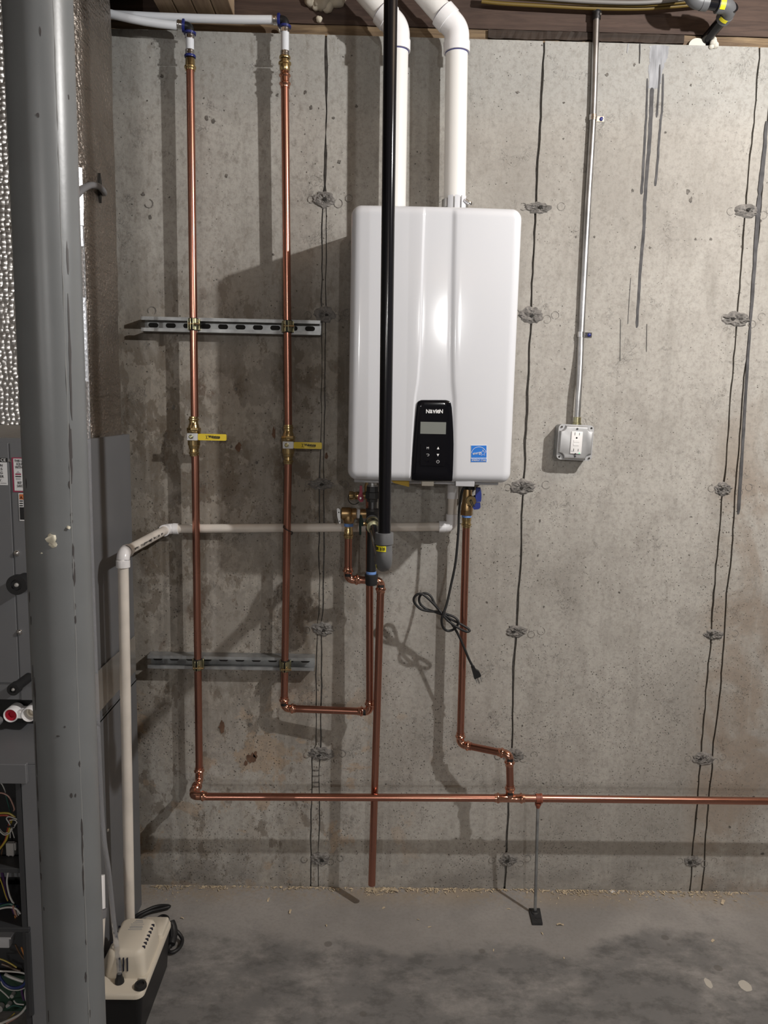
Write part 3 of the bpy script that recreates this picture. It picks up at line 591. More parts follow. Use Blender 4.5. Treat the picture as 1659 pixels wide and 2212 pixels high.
for col, pts, dd, r in (
    ('pink', [(-8, 1712), (8, 1714), (20, 1722), (28, 1738), (31, 1748), (29, 1752)], .06, .0018), ('white', [(-6, 1686), (4, 1694), (10, 1706), (12, 1712)], .08, .0013), ('green', [(12, 1716), (18, 1738), (22, 1752), (26, 1764)], .08, .0013),
    ('yellow', [(-8, 1757), (10, 1756), (22, 1758), (33, 1766)], .04, .0022), ('red', [(-8, 1762), (10, 1761), (22, 1763), (30, 1766)], .045, .0022),
    ('white', [(24, 1786), (18, 1775), (14, 1768), (20, 1764), (32, 1768), (40, 1772), (34, 1780), (28, 1788)], .035, .0014), ('white', [(26, 1788), (20, 1774), (30, 1771), (36, 1776), (30, 1788)], .04, .0012),
    ('white', [(-6, 1790), (2, 1798), (8, 1803), (14, 1803), (22, 1798), (27, 1790)], .045, .0013), ('white', [(-6, 1782), (2, 1794), (10, 1800), (20, 1796), (26, 1788)], .05, .0012),
    ('yellow', [(26, 1770), (20, 1792), (16, 1808), (10, 1820), (-4, 1838)], .05, .0024), ('red', [(22, 1768), (16, 1794), (12, 1812), (4, 1826), (-6, 1836)], .055, .0018), ('white', [(25, 1790), (28, 1800), (31, 1810)], .05, .0011), ('white', [(22, 1790), (22, 1810)], .05, .0011),
    ('brown', [(6, 1832), (3, 1846), (1, 1862), (-4, 1880)], .06, .0018), ('purple', [(4, 1884), (10, 1910), (14, 1935), (18, 1946)], .07, .0034), ('yellow', [(-4, 1888), (4, 1908), (12, 1934), (17, 1946)], .05, .0014),
    ('white', [(18, 1883), (15, 1905), (20, 1932), (26, 1946), (30, 1952)], .045, .0022), ('pink', [(17, 1883), (16, 1910), (23, 1936), (28, 1950)], .05, .0016),
    ('green', [(-6, 1960), (8, 1955), (22, 1953), (34, 1958)], .04, .0026), ('white', [(-6, 1965), (8, 1961), (24, 1960), (36, 1964), (44, 1974)], .035, .0022), ('blue', [(-4, 1954), (14, 1951), (28, 1952), (40, 1960)], .05, .002),
    ('pink', [(28, 1956), (34, 1975), (40, 1992), (50, 2004)], .035, .0028), ('orange', [(32, 1978), (36, 1994), (41, 2012)], .03, .0015), ('white', [(36, 1968), (44, 1986), (52, 2002)], .04, .0018), ('purple', [(26, 1962), (33, 1980), (40, 1998)], .045, .0022),
    ('orange', [(46, 2046), (50, 2056), (55, 2068), (61, 2080)], .03, .0022), ('brown', [(33, 2040), (42, 2058), (52, 2072)], .05, .002), ('yellow', [(-6, 2070), (8, 2074), (24, 2082), (36, 2090)], .03, .0018), ('brown', [(4, 2082), (20, 2088), (44, 2098)], .04, .003),
    ('white', [(-8, 2098), (14, 2098), (40, 2100), (58, 2104)], .02, .0021), ('white', [(10, 2104), (22, 2110), (38, 2116), (51, 2120)], .045, .0036), ('blue', [(-4, 2100), (3, 2116), (16, 2130), (34, 2134), (50, 2128), (58, 2116)], .025, .0032),
    ('white', [(2, 2120), (8, 2130), (22, 2138), (40, 2139), (54, 2134)], .022, .0012), ('white', [(-4, 2134), (10, 2146), (20, 2156)], .05, .0016), ('black', [(56, 2080), (48, 2086), (52, 2096), (60, 2098)], .02, .0014),
    ('purple', [(50, 2124), (47, 2140), (52, 2160)], .045, .003), ('white', [(57, 2130), (54, 2148), (58, 2164), (66, 2176), (68, 2184), (62, 2186), (60, 2176), (70, 2172)], .02, .0018), ('white', [(60, 2170), (44, 2190), (22, 2202), (-6, 2214)], .025, .0028), ('pink', [(58, 2174), (40, 2194), (14, 2210)], .03, .0024), ('yellow', [(32, 2188), (24, 2196), (16, 2202)], .04, .0014), ('white', [(30, 2161), (36, 2168), (52, 2170)], .03, .0016), ('green', [(48, 2176), (30, 2172), (16, 2178)], .05, .0016)):
    wire(col, pts, dd, r)
q = at(22, 1786, DF - .03); MB().tube([q + Vector((-.010, 0, 0)), q + Vector((.008, -.001, .001))], .0022, 8).build('cable_tie', M['ink'], furn)

coil = thing('coil_cabinet', 'grey sheet metal coil cabinet with warning stickers, between furnace and foil duct', 'cabinet', (-0.96, -0.28, ztop))
zc0 = at(30, 1512, DC).z
MB().box((-1.23, -0.10, zc0), (FX - .002, -DC + .003, 1.46)).build('casing', M['furn'], coil, smooth=False)
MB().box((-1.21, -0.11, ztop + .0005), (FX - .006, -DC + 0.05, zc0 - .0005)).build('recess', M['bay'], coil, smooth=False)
MB().box((FX - .0055, -0.10, ztop + .0005), (FX - .002, -DC + .003, zc0 - .0002)).build('side_skirt', M['furn'], coil, smooth=False)
xs = at(31, 1220, DC).x
MB().box((xs + .0015, -DC + .0035, zc0), (FX - .002, -DC, 1.45), 0.001, 1).build('access_panel', M['furn'], coil, smooth=False)
MB().box((-1.23, -DC + .0035, at(36, 1475, DC).z), (xs - .0015, -DC - .001, 1.45), 0.001, 1).build('access_panel', M['furn'], coil, smooth=False)
for px, py in ((37, 1195), (43, 1365)):
    q = at(px, py, DC); s_ = MB().lathe(q, (0, -1, 0), [(0, .0075), (.002, .0075), (.0021, .0055), (.006, .005), (.007, .003)], 12).build('screw', M['chrome'], coil)
def stub(px, py, r, L, rc):
    q = at(px, py, DC + L); k = MB().lathe(V(q.x, DC + .0005, q.z), (0, -1, 0), [(0, r * .8), (L * .75, r * .8), (L * .76, r), (L, r), (L, r * .55), (L - .004, r * .5)], 26).build('line_plug', M['rubber'], coil)
    MB().lathe(V(q.x, DC + L - .0035, q.z), (0, -1, 0), [(0, rc), (.004, rc), (.007, rc * .5)], 14).build('pin', M['pale'], k)
stub(35, 1264, .024, .05, .005); stub(28, 1490, .0145, .085, .0038)
q = at(22, 1546, DC + .01); pq = at(61, 1545, DC + .01)
df = MB(); c0, c1, Ro, Ri = V(q.x, DC + .010, q.z), V(pq.x, DC + .010, pq.z), .0185, .0150
mid = (c0 + c1) / 2; hw_ = (c1.x - c0.x) / 2
df.box((mid.x - hw_ + Ri, -DC + .03, mid.z - .0095), (mid.x + hw_ - Ri, -DC - .0088, mid.z + .0095), .002, 1)
for c_ in (c0, c1): df.lathe(V(c_.x, DC - .03, c_.z), (0, -1, 0), [(0, Ro), (.0375, Ro), (.040, Ro - .001), (.0405, Ri + .0015), (.039, Ri), (.012, Ri - .0008)], 30, cap=False)
df = df.build('drain_port', M['pvc_fit'], coil)
MB().lathe(V(c0.x, DC - .02, c0.z), (0, -1, 0), [(0, .0143), (.026, .0143), (.026, .0075), (.019, .0070)], 24).build('red_plug', M['redplug'], df)
MB().lathe(V(c1.x, DC - .02, c1.z), (0, -1, 0), [(0, .0141), (.010, .0141), (.010, .0095), (.002, .0090)], 24).build('inner_socket', M['pumpwhite'], df)
q = at(-2, 1556, DC + .03); MB().lathe(q, (0, -1, 0.2), [(0, .010), (.01, .011), (.02, .008)], 16).build('clear_cap', M['vinyl'], coil)
def sticker(px0, py0, px1, py1, mt, name, dd=.0012, parent=coil):
    a, c = at(px0, py0, DC + dd), at(px1, py1, DC + dd)
    return MB().box((a.x, -DC - .0002 - (dd > .0013) * .0006, c.z), (c.x, -DC - dd, a.z)).build(name, mt, parent, smooth=False)
def word(s, px, py, size, mt, parent, align='CENTER', dd=.0022, sx=.9): return text(s, at(px, py, DC + dd), (1, 0, 0), (0, 0, 1), size, mt, parent, 'lettering', align, .0003, sx)
n1 = sticker(-60, 988, 17, 1048, M['paper'], 'notice_sticker', .0016); sticker(-60, 988, 16, 998.5, M['ink'], 'header_band', .0021, n1)
for s_, py in (('CE', 994), ): word(s_, 12.5, py, .0095, M['whiteink'], n1, 'RIGHT', .0026, 1.1)
for s_, px, py in (('N', 6, 1005.5), ('S', 5.5, 1013.5), ('G', 6.5, 1021.5), ('ER', 8.5, 1029.5), ('Y.', 5, 1038)): word(s_, px, py, .0085, M['ink'], n1, 'RIGHT', .0024, 1.1)
sticker(1, 1043.4, 14, 1044.4, M['ink'], 'print_line', .0021, n1)
n2 = sticker(25, 988, 90, 1064, M['redborder'], 'notice_sticker', .0013); pp = sticker(28.5, 990.5, 90, 1061, M['paper'], 'sticker_face', .0018, n2)
for s_, px, py in (('THIS U', 31, 995.5), ('EQUI', 35.5, 1002.5), ('WITH', 33, 1009.5), ('REF', 38, 1043), ('SAFE', 37, 1050)): word(s_, px, py, .0085, M['ink'], n2, 'LEFT', .0022, .75)
sticker(33, 1023, 45.5, 1026, M['redborder'], 'red_bar', .0022, n2); sticker(33, 1028, 45.5, 1030.5, M['ink'], 'black_bar', .0022, n2); sticker(34.5, 1032, 45, 1036.5, M['bonded'], 'grey_bar', .0022, n2)
a0 = at(34, 1022.5, DC + .0022); a1 = at(45, 1022.5, DC + .0022); a2 = at(39, 1017, DC + .0022); MB().prism([a0, a1, a2], (0, .0006, 0)).build('cap_drawing', M['bonded'], n2, smooth=False)
n3 = sticker(39.5, 1065.5, 95, 1126, M['paper'], 'notice_sticker', .0013); sticker(41.5, 1067.5, 95, 1080, M['orange'], 'orange_band', .0018, n3); sticker(42, 1095.5, 95, 1123.5, M['ink'], 'black_band', .0018, n3)
for y0 in (1081, 1086, 1091): sticker(42, y0, 49.5, y0 + 2.6, M['ink'], 'text_bar', .0018, n3)
word('A', 46, 1075, .010, M['ink'], n3, 'CENTER', .0022)

DX = -0.705
duct = thing('insulated_duct', 'supply duct wrapped in silver bubble foil above the coil cabinet', 'duct', (-0.95, -0.25, 1.461))
def wobble_sheet(fn, nu, nv, seed):
    m = MB()
    for i in range(nv + 1):
        for j in range(nu + 1): m.v.append(fn(j / nu, i / nv))
    for i in range(nv):
        for j in range(nu):
            a = i * (nu + 1) + j; m.f.append((a, a + 1, a + nu + 2, a + nu + 1))
    return m
from mathutils import noise as NZE
ZB, ZU = 1.385, 2.88
def side_fn(u, v):
    d = 0.125 + (DD - 0.125) * u; z = ZB + (ZU - ZB) * v
    w = NZE.noise(Vector((d * 7, z * 5, 3))) * .006 + NZE.noise(Vector((d * 2, z * 22 + d * 12, 9))) * .0022
    edge = max(0, (u - .86) / .14); edge0 = max(0, (.10 - u) / .1)
    return V(DX + w - 0.010 * edge ** 2 - .006 * edge0 ** 2 - (0.022 * max(0, 1.75 - z)) * 0.0, d, z)
wobble_sheet(side_fn, 26, 150, 1).build('foil_side', M['foilside'], duct)
def front_fn(u, v):
    x = -1.22 + (DX - .010 + 1.22) * u; z = 1.475 + (ZU - 1.475) * v
    w = NZE.noise(Vector((x * 6, z * 5, 5))) * .006
    return V(x, DD + w * (1 - u ** 6), z)
wobble_sheet(front_fn, 36, 100, 2).build('foil_front', M['foil'], duct)
MB().box((-1.215, -.13, 1.461), (DX - .022, -DD + .02, ZU)).build('duct_core', M['furn2'], duct, smooth=False)
def tape_fn(u, v):
    x = -1.22 + (DX - .006 + 1.22) * u; z = 1.405 + .085 * v
    return V(x, DC + .0015 - (DC + .002 - DD - .007) * v ** 1.2 + NZE.noise(Vector((x * 16, z * 30, 1))) * .004 * v, z)
wobble_sheet(tape_fn, 50, 10, 3).build('foil_tape', M['tapefoil'], duct)
# torn fringe under the side wrap, bright tape along the front corner
rnd = random.Random(9)
for i in range(16):
    d = 0.14 + i * .0155; z0 = ZB + .012; L = rnd.uniform(.012, .045)
    MB().prism([V(DX + .001, d, z0 + .02), V(DX + .001, d + .012, z0 + .02), V(DX + .004, d + .008, z0 - L), V(DX + .003, d + .004, z0 - L * .8)], (.0006, 0, 0)).build('torn_scrim', M['scrim'], duct, smooth=False)
for z0, z1 in ((1.60, 1.80), (1.92, 2.10)):
    m = MB(); K = 12
    for i in range(K + 1):
        z = z0 + (z1 - z0) * i / K; o_ = NZE.noise(Vector((z * 20, 4, 4))) * .004
        m.v += [V(DX - .010 + o_, DD + .009, z), V(DX + .002 + o_ * .6, DD - .001, z), V(DX + .001 + o_ * .6, DD - .002, z), V(DX - .011 + o_, DD + .007, z)]
    for i in range(K):
        for q in range(4): m.f.append((4 * i + q, 4 * i + (q + 1) % 4, 4 * i + 4 + (q + 1) % 4, 4 * i + 4 + q))
    m.f += [(0, 1, 2, 3), (4 * K, 4 * K + 3, 4 * K + 2, 4 * K + 1)]
    m.build('corner_tape', M['cornertape'], duct)
# slit with the grey tube
q = atx(218, 408, DX + .008); MB().prism([Vector((DX + .008, q.y, q.z + .038)), Vector((DX + .008, q.y + .012, q.z + .006)), Vector((DX + .008, q.y + .002, q.z - .034)), Vector((DX + .008, q.y - .012, q.z))], (-.006, 0, 0)).build('foil_slit', M['hole'], duct, smooth=False)
tb = [atx(a, c, DX + .02) for a, c in ((146, 446), (164, 424), (180, 408), (196, 400), (212, 402), (222, 411))] + [atx(225, 417, DX - .004)]
tag(MB().tube(smooth_path(tb, 6), .0075, 12).build('sensor_tube', M['greytube']), 'grey tube arching out of a slit in the foil duct side', 'tube')
# foil tape band round the furnace junction
pa = [atx(221, 1440, FX + .0008), atx(287, 1396, FX + .0008), atx(288, 1478, FX + .0008), atx(219, 1532, FX + .0008)]
pa[1].y = pa[2].y = -0.105; pa[0].y = pa[3].y = -0.46
N = 12; m = MB()
for i in range(N + 1):
    y = pa[0].y + (pa[1].y - pa[0].y) * i / N
    for z in (pa[0].z, (pa[0].z + pa[3].z) / 2, pa[3].z): m.v.append(Vector((FX + .0012 + abs(NZE.noise(Vector((y * 30, z * 30, 2)))) * .004, y, z + .0)))
for i in range(N):
    for k in range(2): a = 3 * i + k; m.f.append((a, a + 1, a + 4, a + 3))
o = m.build('joint_tape', M['tapefoil'], coil)
q = atx(233, 1793, FX); MB().lathe(Vector((FX, q.y, q.z)), (1, 0, 0), [(0, .005), (.002, .004), (.003, .001)], 10).build('screw', M['chrome'], furn)
# clear vinyl tube running down to the pump
vt = [Vector((-.678, -.470, 1.95)), Vector((-.680, -.462, 1.60)), Vector((-.682, -.462, 1.25)), Vector((-.682, -.458, .9)), Vector((-.676, -.462, .5)), Vector((-.655, -.485, .36)), Vector((-.630, -.53, .25)), Vector((-.606, -.572, .175)), Vector((-.601, -.585, .148))]
tag(MB().tube(smooth_path(vt, 8), .0060, 14).build('vinyl_tube', M['vinyl']), 'clear vinyl tube running down beside the grey post into the white pump', 'tube')

# ================================================================== condensate pump
pump = thing('condensate_pump', 'small condensate pump with cream lid on a black tank, on the floor', 'pump', (-.60, -.49, 0))
PX0, PX1, PD0, PD1 = -.668, -.533, .345, .625
def loft(loops, mtn, name, parent, cap0=True, cap1=True, sharp=38):
    m = MB(); n = len(loops[0])
    for L in loops: m.v += [Vector(p) for p in L]
    for i in range(len(loops) - 1):
        for k in range(n):
            a = i * n + k; c = i * n + (k + 1) % n; m.f.append((a, c, c + n, a + n))
    if cap0: m.f.append(tuple(reversed(range(n))))
    if cap1: m.f.append(tuple((len(loops) - 1) * n + k for k in range(n)))
    return m.build(name, M[mtn], parent, sharp)
def rl(x0, x1, d0, d1, r, z, ins=0.0, k=6):
    return [V((x0 + x1) / 2 + a, (d0 + d1) / 2 + c, z) for a, c in rrect(x1 - x0 - 2 * ins, d1 - d0 - 2 * ins, max(r - ins, .002), k)]
loft([rl(PX0, PX1, PD0, PD1, .02, 0.0, .012), rl(PX0, PX1, PD0, PD1, .02, .118, .004)], 'blackplastic', 'tank', pump)
loft([rl(PX0, PX1, PD0, PD1, .02, .1185), rl(PX0, PX1, PD0, PD1, .02, .128), rl(PX0, PX1, PD0, PD1, .02, .132, .003)], 'pumpwhite', 'lid', pump)
X0, X1, E0, E1 = -.640, -.548, .432, .568
cover = loft([rl(X0 - .006, X1 + .006, E0 - .004, E1 + .004, .02, .1322), rl(X0 - .003, X1 + .003, E0 - .002, E1 + .002, .02, .165), rl(X0, X1, E0, E1, .022, .186), rl(X0, X1, E0, E1, .022, .196, .004), rl(X0, X1, E0, E1, .022, .200, .012)], 'pumpwhite', 'motor_cover', pump, sharp=50)
loft([rl(-.605, -.537, .352, .43, .01, .1322), rl(-.605, -.537, .352, .43, .01, .142, .002), rl(-.605, -.537, .352, .43, .01, .145, .006)], 'pumpwhite', 'rear_step', pump)
for i in range(3):
    x = -.606 + i * .0095; MB().box((x, -E1 - .0046, .152), (x + .0032, -E1 - .0015, .187)).build('vent_slot', M['slot'], cover, smooth=False)
for i in range(7):
    d = .462 + i * .0135; MB().box((X1 - .0075, -d, .1935), (X1 - .0004, -d - .0020, .2002)).build('vent_slot', M['slot'], cover, smooth=False)
for i in range(4):
    d = .47 + i * .02; MB().box((X0 + .0004, -d, .1935), (X0 + .0065, -d - .0020, .2002)).build('vent_slot', M['slot'], cover, smooth=False)
for i, (w, y) in enumerate(((.018, .448), (.022, .452), (.026, .457), (.034, .463), (.030, .470), (.034, .474), (.032, .478), (.036, .484))):
    MB().box((-.592 - w / 2, -y, .2002), (-.592 + w / 2, -y - .0016, .2007)).build('print_line', M['greyink'], cover, smooth=False)
q = Vector((-.545, -.600, .132)); cap = MB().lathe(q, (0, 0, 1), [(0.0005, .0150), (.006, .0150), (.010, .0135), (.010, .009), (.006, .008)], 24).build('inlet_plug', M['rubber'], pump)
MB().box((-.556, -.574, .1325), (-.538, -.580, .139), .001, 1).build('latch', M['pumpwhite'], pump)
MB().lathe((-.601, -.585, .1325), (0, 0, 1), [(0, .0115), (.008, .0105), (.012, .008), (.022, .0065)], 18).build('tube_barb', M['rubber'], pump)
# white pipe left of the pump, dipping into its lid
pd_ = thing('drain_stub', 'thin white printed drain pipe beside the grey post, dropping into the pump lid', 'pipe', (-.645, -.60, .1325))
A_, B_ = V(-.650, .600, .1325), V(-.652, .555, .285)
MB().tube([A_, B_], .0100, 18).build('pipe_length', M['pvc_old'], pd_)
MB().tube([B_, B_ + (B_ - A_).normalized() * .020], .0125, 18).build('coupling', M['greytube'], pd_)
MB().tube([B_ + (B_ - A_).normalized() * .0202, V(-.662, .52, .375)], .0090, 18).build('pipe_length', M['pvc_fit'], pd_)
rnd = random.Random(33); m = MB()
for i in range(26):
    t = .12 + i * .028; ax = (B_ - A_).normalized(); L = (B_ - A_).length
    if rnd.random() < .85: m.patch(A_, ax, .0101, -.25 + rnd.uniform(-.05, .1), .12 + rnd.uniform(-.1, .1), t * L, t * L + .002, 3, .0003, ref=(.55, -.83, 0))
m.build('faded_print', M['greyink'], pd_, smooth=False)
# black power cord coiled behind the pump
cordp = [V(-.640, .30, .05), V(-.60, .235, .012), V(-.575, .19, .011), V(-.565, .160, .012)]
def flat(px, py, z=.012): return atz(px, py, z)
cp = [Vector((-.60, -.335, .06)), Vector((-.63, -.28, .03)), flat(290, 1985), flat(320, 1965), flat(345, 1957), flat(366, 1958), flat(350, 1963), flat(325, 1969), flat(303, 1980), flat(292, 1995), flat(315, 2003, .02), flat(330, 1992, .02), flat(350, 1979, .024), flat(362, 1983, .03), flat(361, 1995, .04), flat(372, 2003, .04), flat(388, 2018, .022), flat(394, 2032, .012), flat(387, 2048, .011), flat(372, 2057, .010), Vector((-.556, -.312, .010)), Vector((-.552, -.29, .02)), Vector((-.556, -.275, .06))]
cord2 = thing('pump_cord', 'black power cord looped on the floor behind the small pump', 'cord', (-.60, -.24, 0))
MB().tube(smooth_path(cp, 6), .0052, 10).build('cable', M['rubber'], cord2)
q = flat(374, 2014, .03); MB().tube(smooth_path([q + Vector((-.012, .02, .02)), q, q + Vector((.004, -.035, -.012))], 5), [.011, .0125, .013, .0135, .0135, .0135, .013, .0125, .012, .0115, .010], 12).build('plug_body', M['rubber'], cord2)

# ================================================================== pipes and fittings
def sock_elbow(corner, da, db, r, arm, rad, mt, name, parent, lip=.0025, hub=None):
    c = Vector(corner); a = Vector(da).normalized(); w = Vector(db).normalized(); hub = hub or arm * .5
    path = [c + a * arm, c + a * (arm - hub + .0005), c + a * (arm - hub)] + arc_path(c + a * (arm - hub), c, c + w * (arm - hub), rad, 10)[1:-1] + [c + w * (arm - hub), c + w * (arm - hub + .0005), c + w * arm]
    n = len(path); rs = [r + lip] * 2 + [r] * (n - 4) + [r + lip] * 2
    clean, rr = [path[0]], [rs[0]]
    for p, q in zip(path[1:], rs[1:]):
        if (p - clean[-1]).length > 2e-4: clean.append(p); rr.append(q)
    return MB().tube(clean, rr, 24).build(name, mt, parent)
def press_elbow(corner, da, db, parent, mt=None, mark=None, arm=.036, rad=.016, rp=.0111):
    c = Vector(corner); a = Vector(da).normalized(); w = Vector(db).normalized()
    def side(v):
        seq = [(arm, rp + .0017), (arm - .006, rp + .0018), (arm - .0075, rp + .0030), (arm - .0095, rp + .0046), (arm - .0125, rp + .0046), (arm - .0145, rp + .0028), (arm - .016, rp + .0015), (arm - .018, rp + .0012)]
        return [(c + v * t, r) for t, r in seq]
    A, B = side(a), side(w)
    mid = arc_path(A[-1][0], c, B[-1][0], rad, 10)[1:-1]
    P = [p for p, _ in A] + mid + [p for p, _ in reversed(B)]; R = [r for _, r in A] + [rp + .0012] * len(mid) + [r for _, r in reversed(B)]
    cl, rr = [P[0]], [R[0]]
    for p, q in zip(P[1:], R[1:]):
        if (p - cl[-1]).length > 2e-4: cl.append(p); rr.append(q)
    o = MB().tube(cl, rr, 26).build('elbow', mt or M['copper_fit'], parent)
    if mark:
        v = a if mark == 'a' else w
        MB().patch(c, v, rp + .0013, -.75, .75, arm - .0255, arm - .0175, 8, .0004).build('press_mark', M['ink'], o, smooth=False)
    return o
def press_coupling(p0, p1, parent, mt, name='coupling', rp=.0111, both=True):
    p0, p1 = Vector(p0), Vector(p1); L = (p1 - p0).length
    e = [(0, rp + .0017), (.006, rp + .0018), (.0075, rp + .003), (.0095, rp + .0046), (.0125, rp + .0046), (.0145, rp + .0028), (.016, rp + .0014)]
    pr = e + ([(L - t, r) for t, r in reversed(e)] if both else [(L, rp + .0014)])
    return MB().lathe(p0, p1 - p0, pr, 26).build(name, mt, parent)
CP, CF = M['copper'], M['copper_fit']; RP = .0111
def pipe(p, q, parent, r=RP, mt=None, name='pipe_length', n=28): return MB().tube([p, q], r, n).build(name, mt or CP, parent)

# left riser and the low horizontal main
X1c, DM = -.5205, .146
r1 = thing('copper_pipe', 'leftmost copper riser on the wall, running from white tubing down to the low main', 'pipe', V(X1c, .054, .384))
MB().lathe(V(X1c, .054, 2.453), (0, 0, 1), [(0, .0135), (.004, .0138), (.006, .0158), (.010, .0160), (.012, .0138), (.016, .0132), (.030, .0128), (.032, .0120)], 26).build('brass_adapter', M['brass'], r1)
pipe(V(X1c, .054, 1.512), V(X1c, .054, 2.4535), r1); pipe(V(X1c, .054, .418), V(X1c, .054, 1.400), r1)
press_elbow(V(X1c, .054, .388), (0, 0, 1), (0, -1, 0), r1, arm=.044)
pipe(V(X1c, .0965, .388), V(X1c, .1035, .388), r1)
mn = thing('copper_pipe', 'long horizontal copper pipe low across the wall, from the left riser to the right edge', 'pipe', V(.4, DM, .39))
zm = lambda x: .386 + .0085 * min(max((x + .5) / .95, 0), 1)
press_elbow(V(X1c, DM, .388), (0, 1, 0), (1, 0, 0), mn, arm=.042)
pipe(V(X1c + .036, DM, zm(-.48)), V(.396, DM, zm(.396)), mn); pipe(V(.470, DM, zm(.47)), V(1.75, DM, .3965), mn)
XT = .4305
tee = MB().tube([V(XT - .045, DM, zm(.4)), V(XT - .039, DM, zm(.4)), V(XT - .037, DM, zm(.4)), V(XT - .034, DM, zm(.4)), V(XT - .031, DM, zm(.4)), V(XT - .029, DM, zm(.4)), V(XT + .029, DM, zm(.45)), V(XT + .031, DM, zm(.45)), V(XT + .034, DM, zm(.45)), V(XT + .037, DM, zm(.45)), V(XT + .039, DM, zm(.45)), V(XT + .045, DM, zm(.45))],
          [RP + .0017, RP + .0018, RP + .0046, RP + .0046, RP + .0028, RP + .0014, RP + .0014, RP + .0028, RP + .0046, RP + .0046, RP + .0018, RP + .0017], 26)
zt = zm(.43)
tee.lathe(V(XT, DM, zt), (0, 0, 1), [(0, RP + .0012), (.018, RP + .0014), (.024, RP + .0014), (.027, RP + .0028), (.030, RP + .0046), (.033, RP + .0046), (.035, RP + .0018), (.041, RP + .0017)], 26)
tee = tee.build('tee', CF, mn); MB().patch(V(XT, DM, zt), (0, 0, 1), RP + .0016, -.7, .7, .0145, .0215, 8, .0004).build('press_mark', M['ink'], tee, smooth=False)
# cold riser under the heater
c3 = thing('copper_pipe', 'copper riser below the blue-handled valve, jogging right into the low main', 'pipe', V(.282, .074, .53))
K3 = V(.2845, .074, .530); K4 = V(.4255, DM, .533); dv = (K4 - K3).normalized()
pipe(V(.2790, .074, 1.205), V(.2845, .074, .563), c3); press_elbow(K3, (0, 0, 1), dv, c3, mark=None)
pipe(K3 + dv * .034, K4 - dv * .034, c3); press_elbow(K4, -dv, (0, 0, -1), c3, mark='b')
pipe(K4 + Vector((.0006, 0, -.034)), V(XT, DM, zt + .040), c3)
MB().lathe(V(.2790, .074, 1.2045), (0, 0, 1), [(0, .0128), (.005, .0130), (.007, .0152), (.011, .0154), (.013, .0132), (.020, .0128), (.021, .0140), (.030, .0140), (.031, .0125), (.037, .0122)], 26).build('brass_adapter', M['brass'], c3)
# hot riser with a run under the strut
c2 = thing('copper_pipe', 'second copper riser from the left, with a low run across to the heater', 'pipe', V(-.252, .054, .629))
XA2, XB2 = -.262, -.2505
top2, v2t, v2b, bot2 = V(XA2, .054, 2.455), V(-.2485, .054, 1.495), V(-.2485, .054, 1.381), V(-.2575, .054, .664)
MB().lathe(V(XA2, .054, 2.458), (0, 0, 1), [(0, .0125), (.003, .0142), (.010, .0146), (.016, .0142), (.018, .0175), (.022, .0175), (.024, .0125), (.030, .012)], 26).build('brass_adapter', M['brass'], c2)
press_coupling(V(XA2 + .0008, .054, 2.415), V(XA2, .054, 2.458), c2, CF)
pipe(v2t, V(XA2 + .0005, .054, 2.4205), c2); pipe(bot2, v2b, c2)
E1_ = V(-.2578, .054, .629); E2_ = V(.0045, .090, .637); dh = (E2_ - E1_).normalized()
press_elbow(E1_, (0, 0, 1), dh, c2, mark='a'); pipe(E1_ + dh * .033, E2_ - dh * .033, c2); press_elbow(E2_, -dh, (0, 0, 1), c2, mark='a')
pipe(E2_ + Vector((0, 0, .033)), V(-.008, .090, 1.285), c2)
tag(MB().tube(smooth_path([at(614, 1134, .058), at(613, 1140, .068), at(622, 1146, .071), at(632, 1150, .066), at(629, 1155, .062)], 5), .0014, 8).build('cable_tie', M['rubber']), 'black cable tie round the second copper riser at the drain pipe', 'tie')
# discharge pipe from the relief valve
dsc = thing('copper_pipe', 'copper discharge pipe stepping right from the relief valve and dropping to the floor', 'pipe', V(.024, .12, .09))
D1, D2 = V(-.066, .120, 1.052), V(.030, .120, 1.050)
MB().lathe(V(-.0665, .12, 1.174), (0, 0, 1), [(0, .0128), (.005, .0130), (.007, .0150), (.010, .0150), (.012, .0130), (.022, .0128), (.024, .0120), (.0345, .0118)], 26).build('brass_adapter', M['brass'], dsc)
pipe(D1 + Vector((0, 0, .033)), V(-.0665, .12, 1.1745), dsc); press_elbow(D1, (0, 0, 1), (1, 0, 0), dsc, mark='a')
pipe(D1 + Vector((.033, 0, 0)), D2 - Vector((.033, 0, 0)), dsc); press_elbow(D2, (-1, 0, 0), (0, 0, -1), dsc, mark='b')
pipe(D2 - Vector((.0003, 0, .034)), V(.0215, .118, .088), dsc)

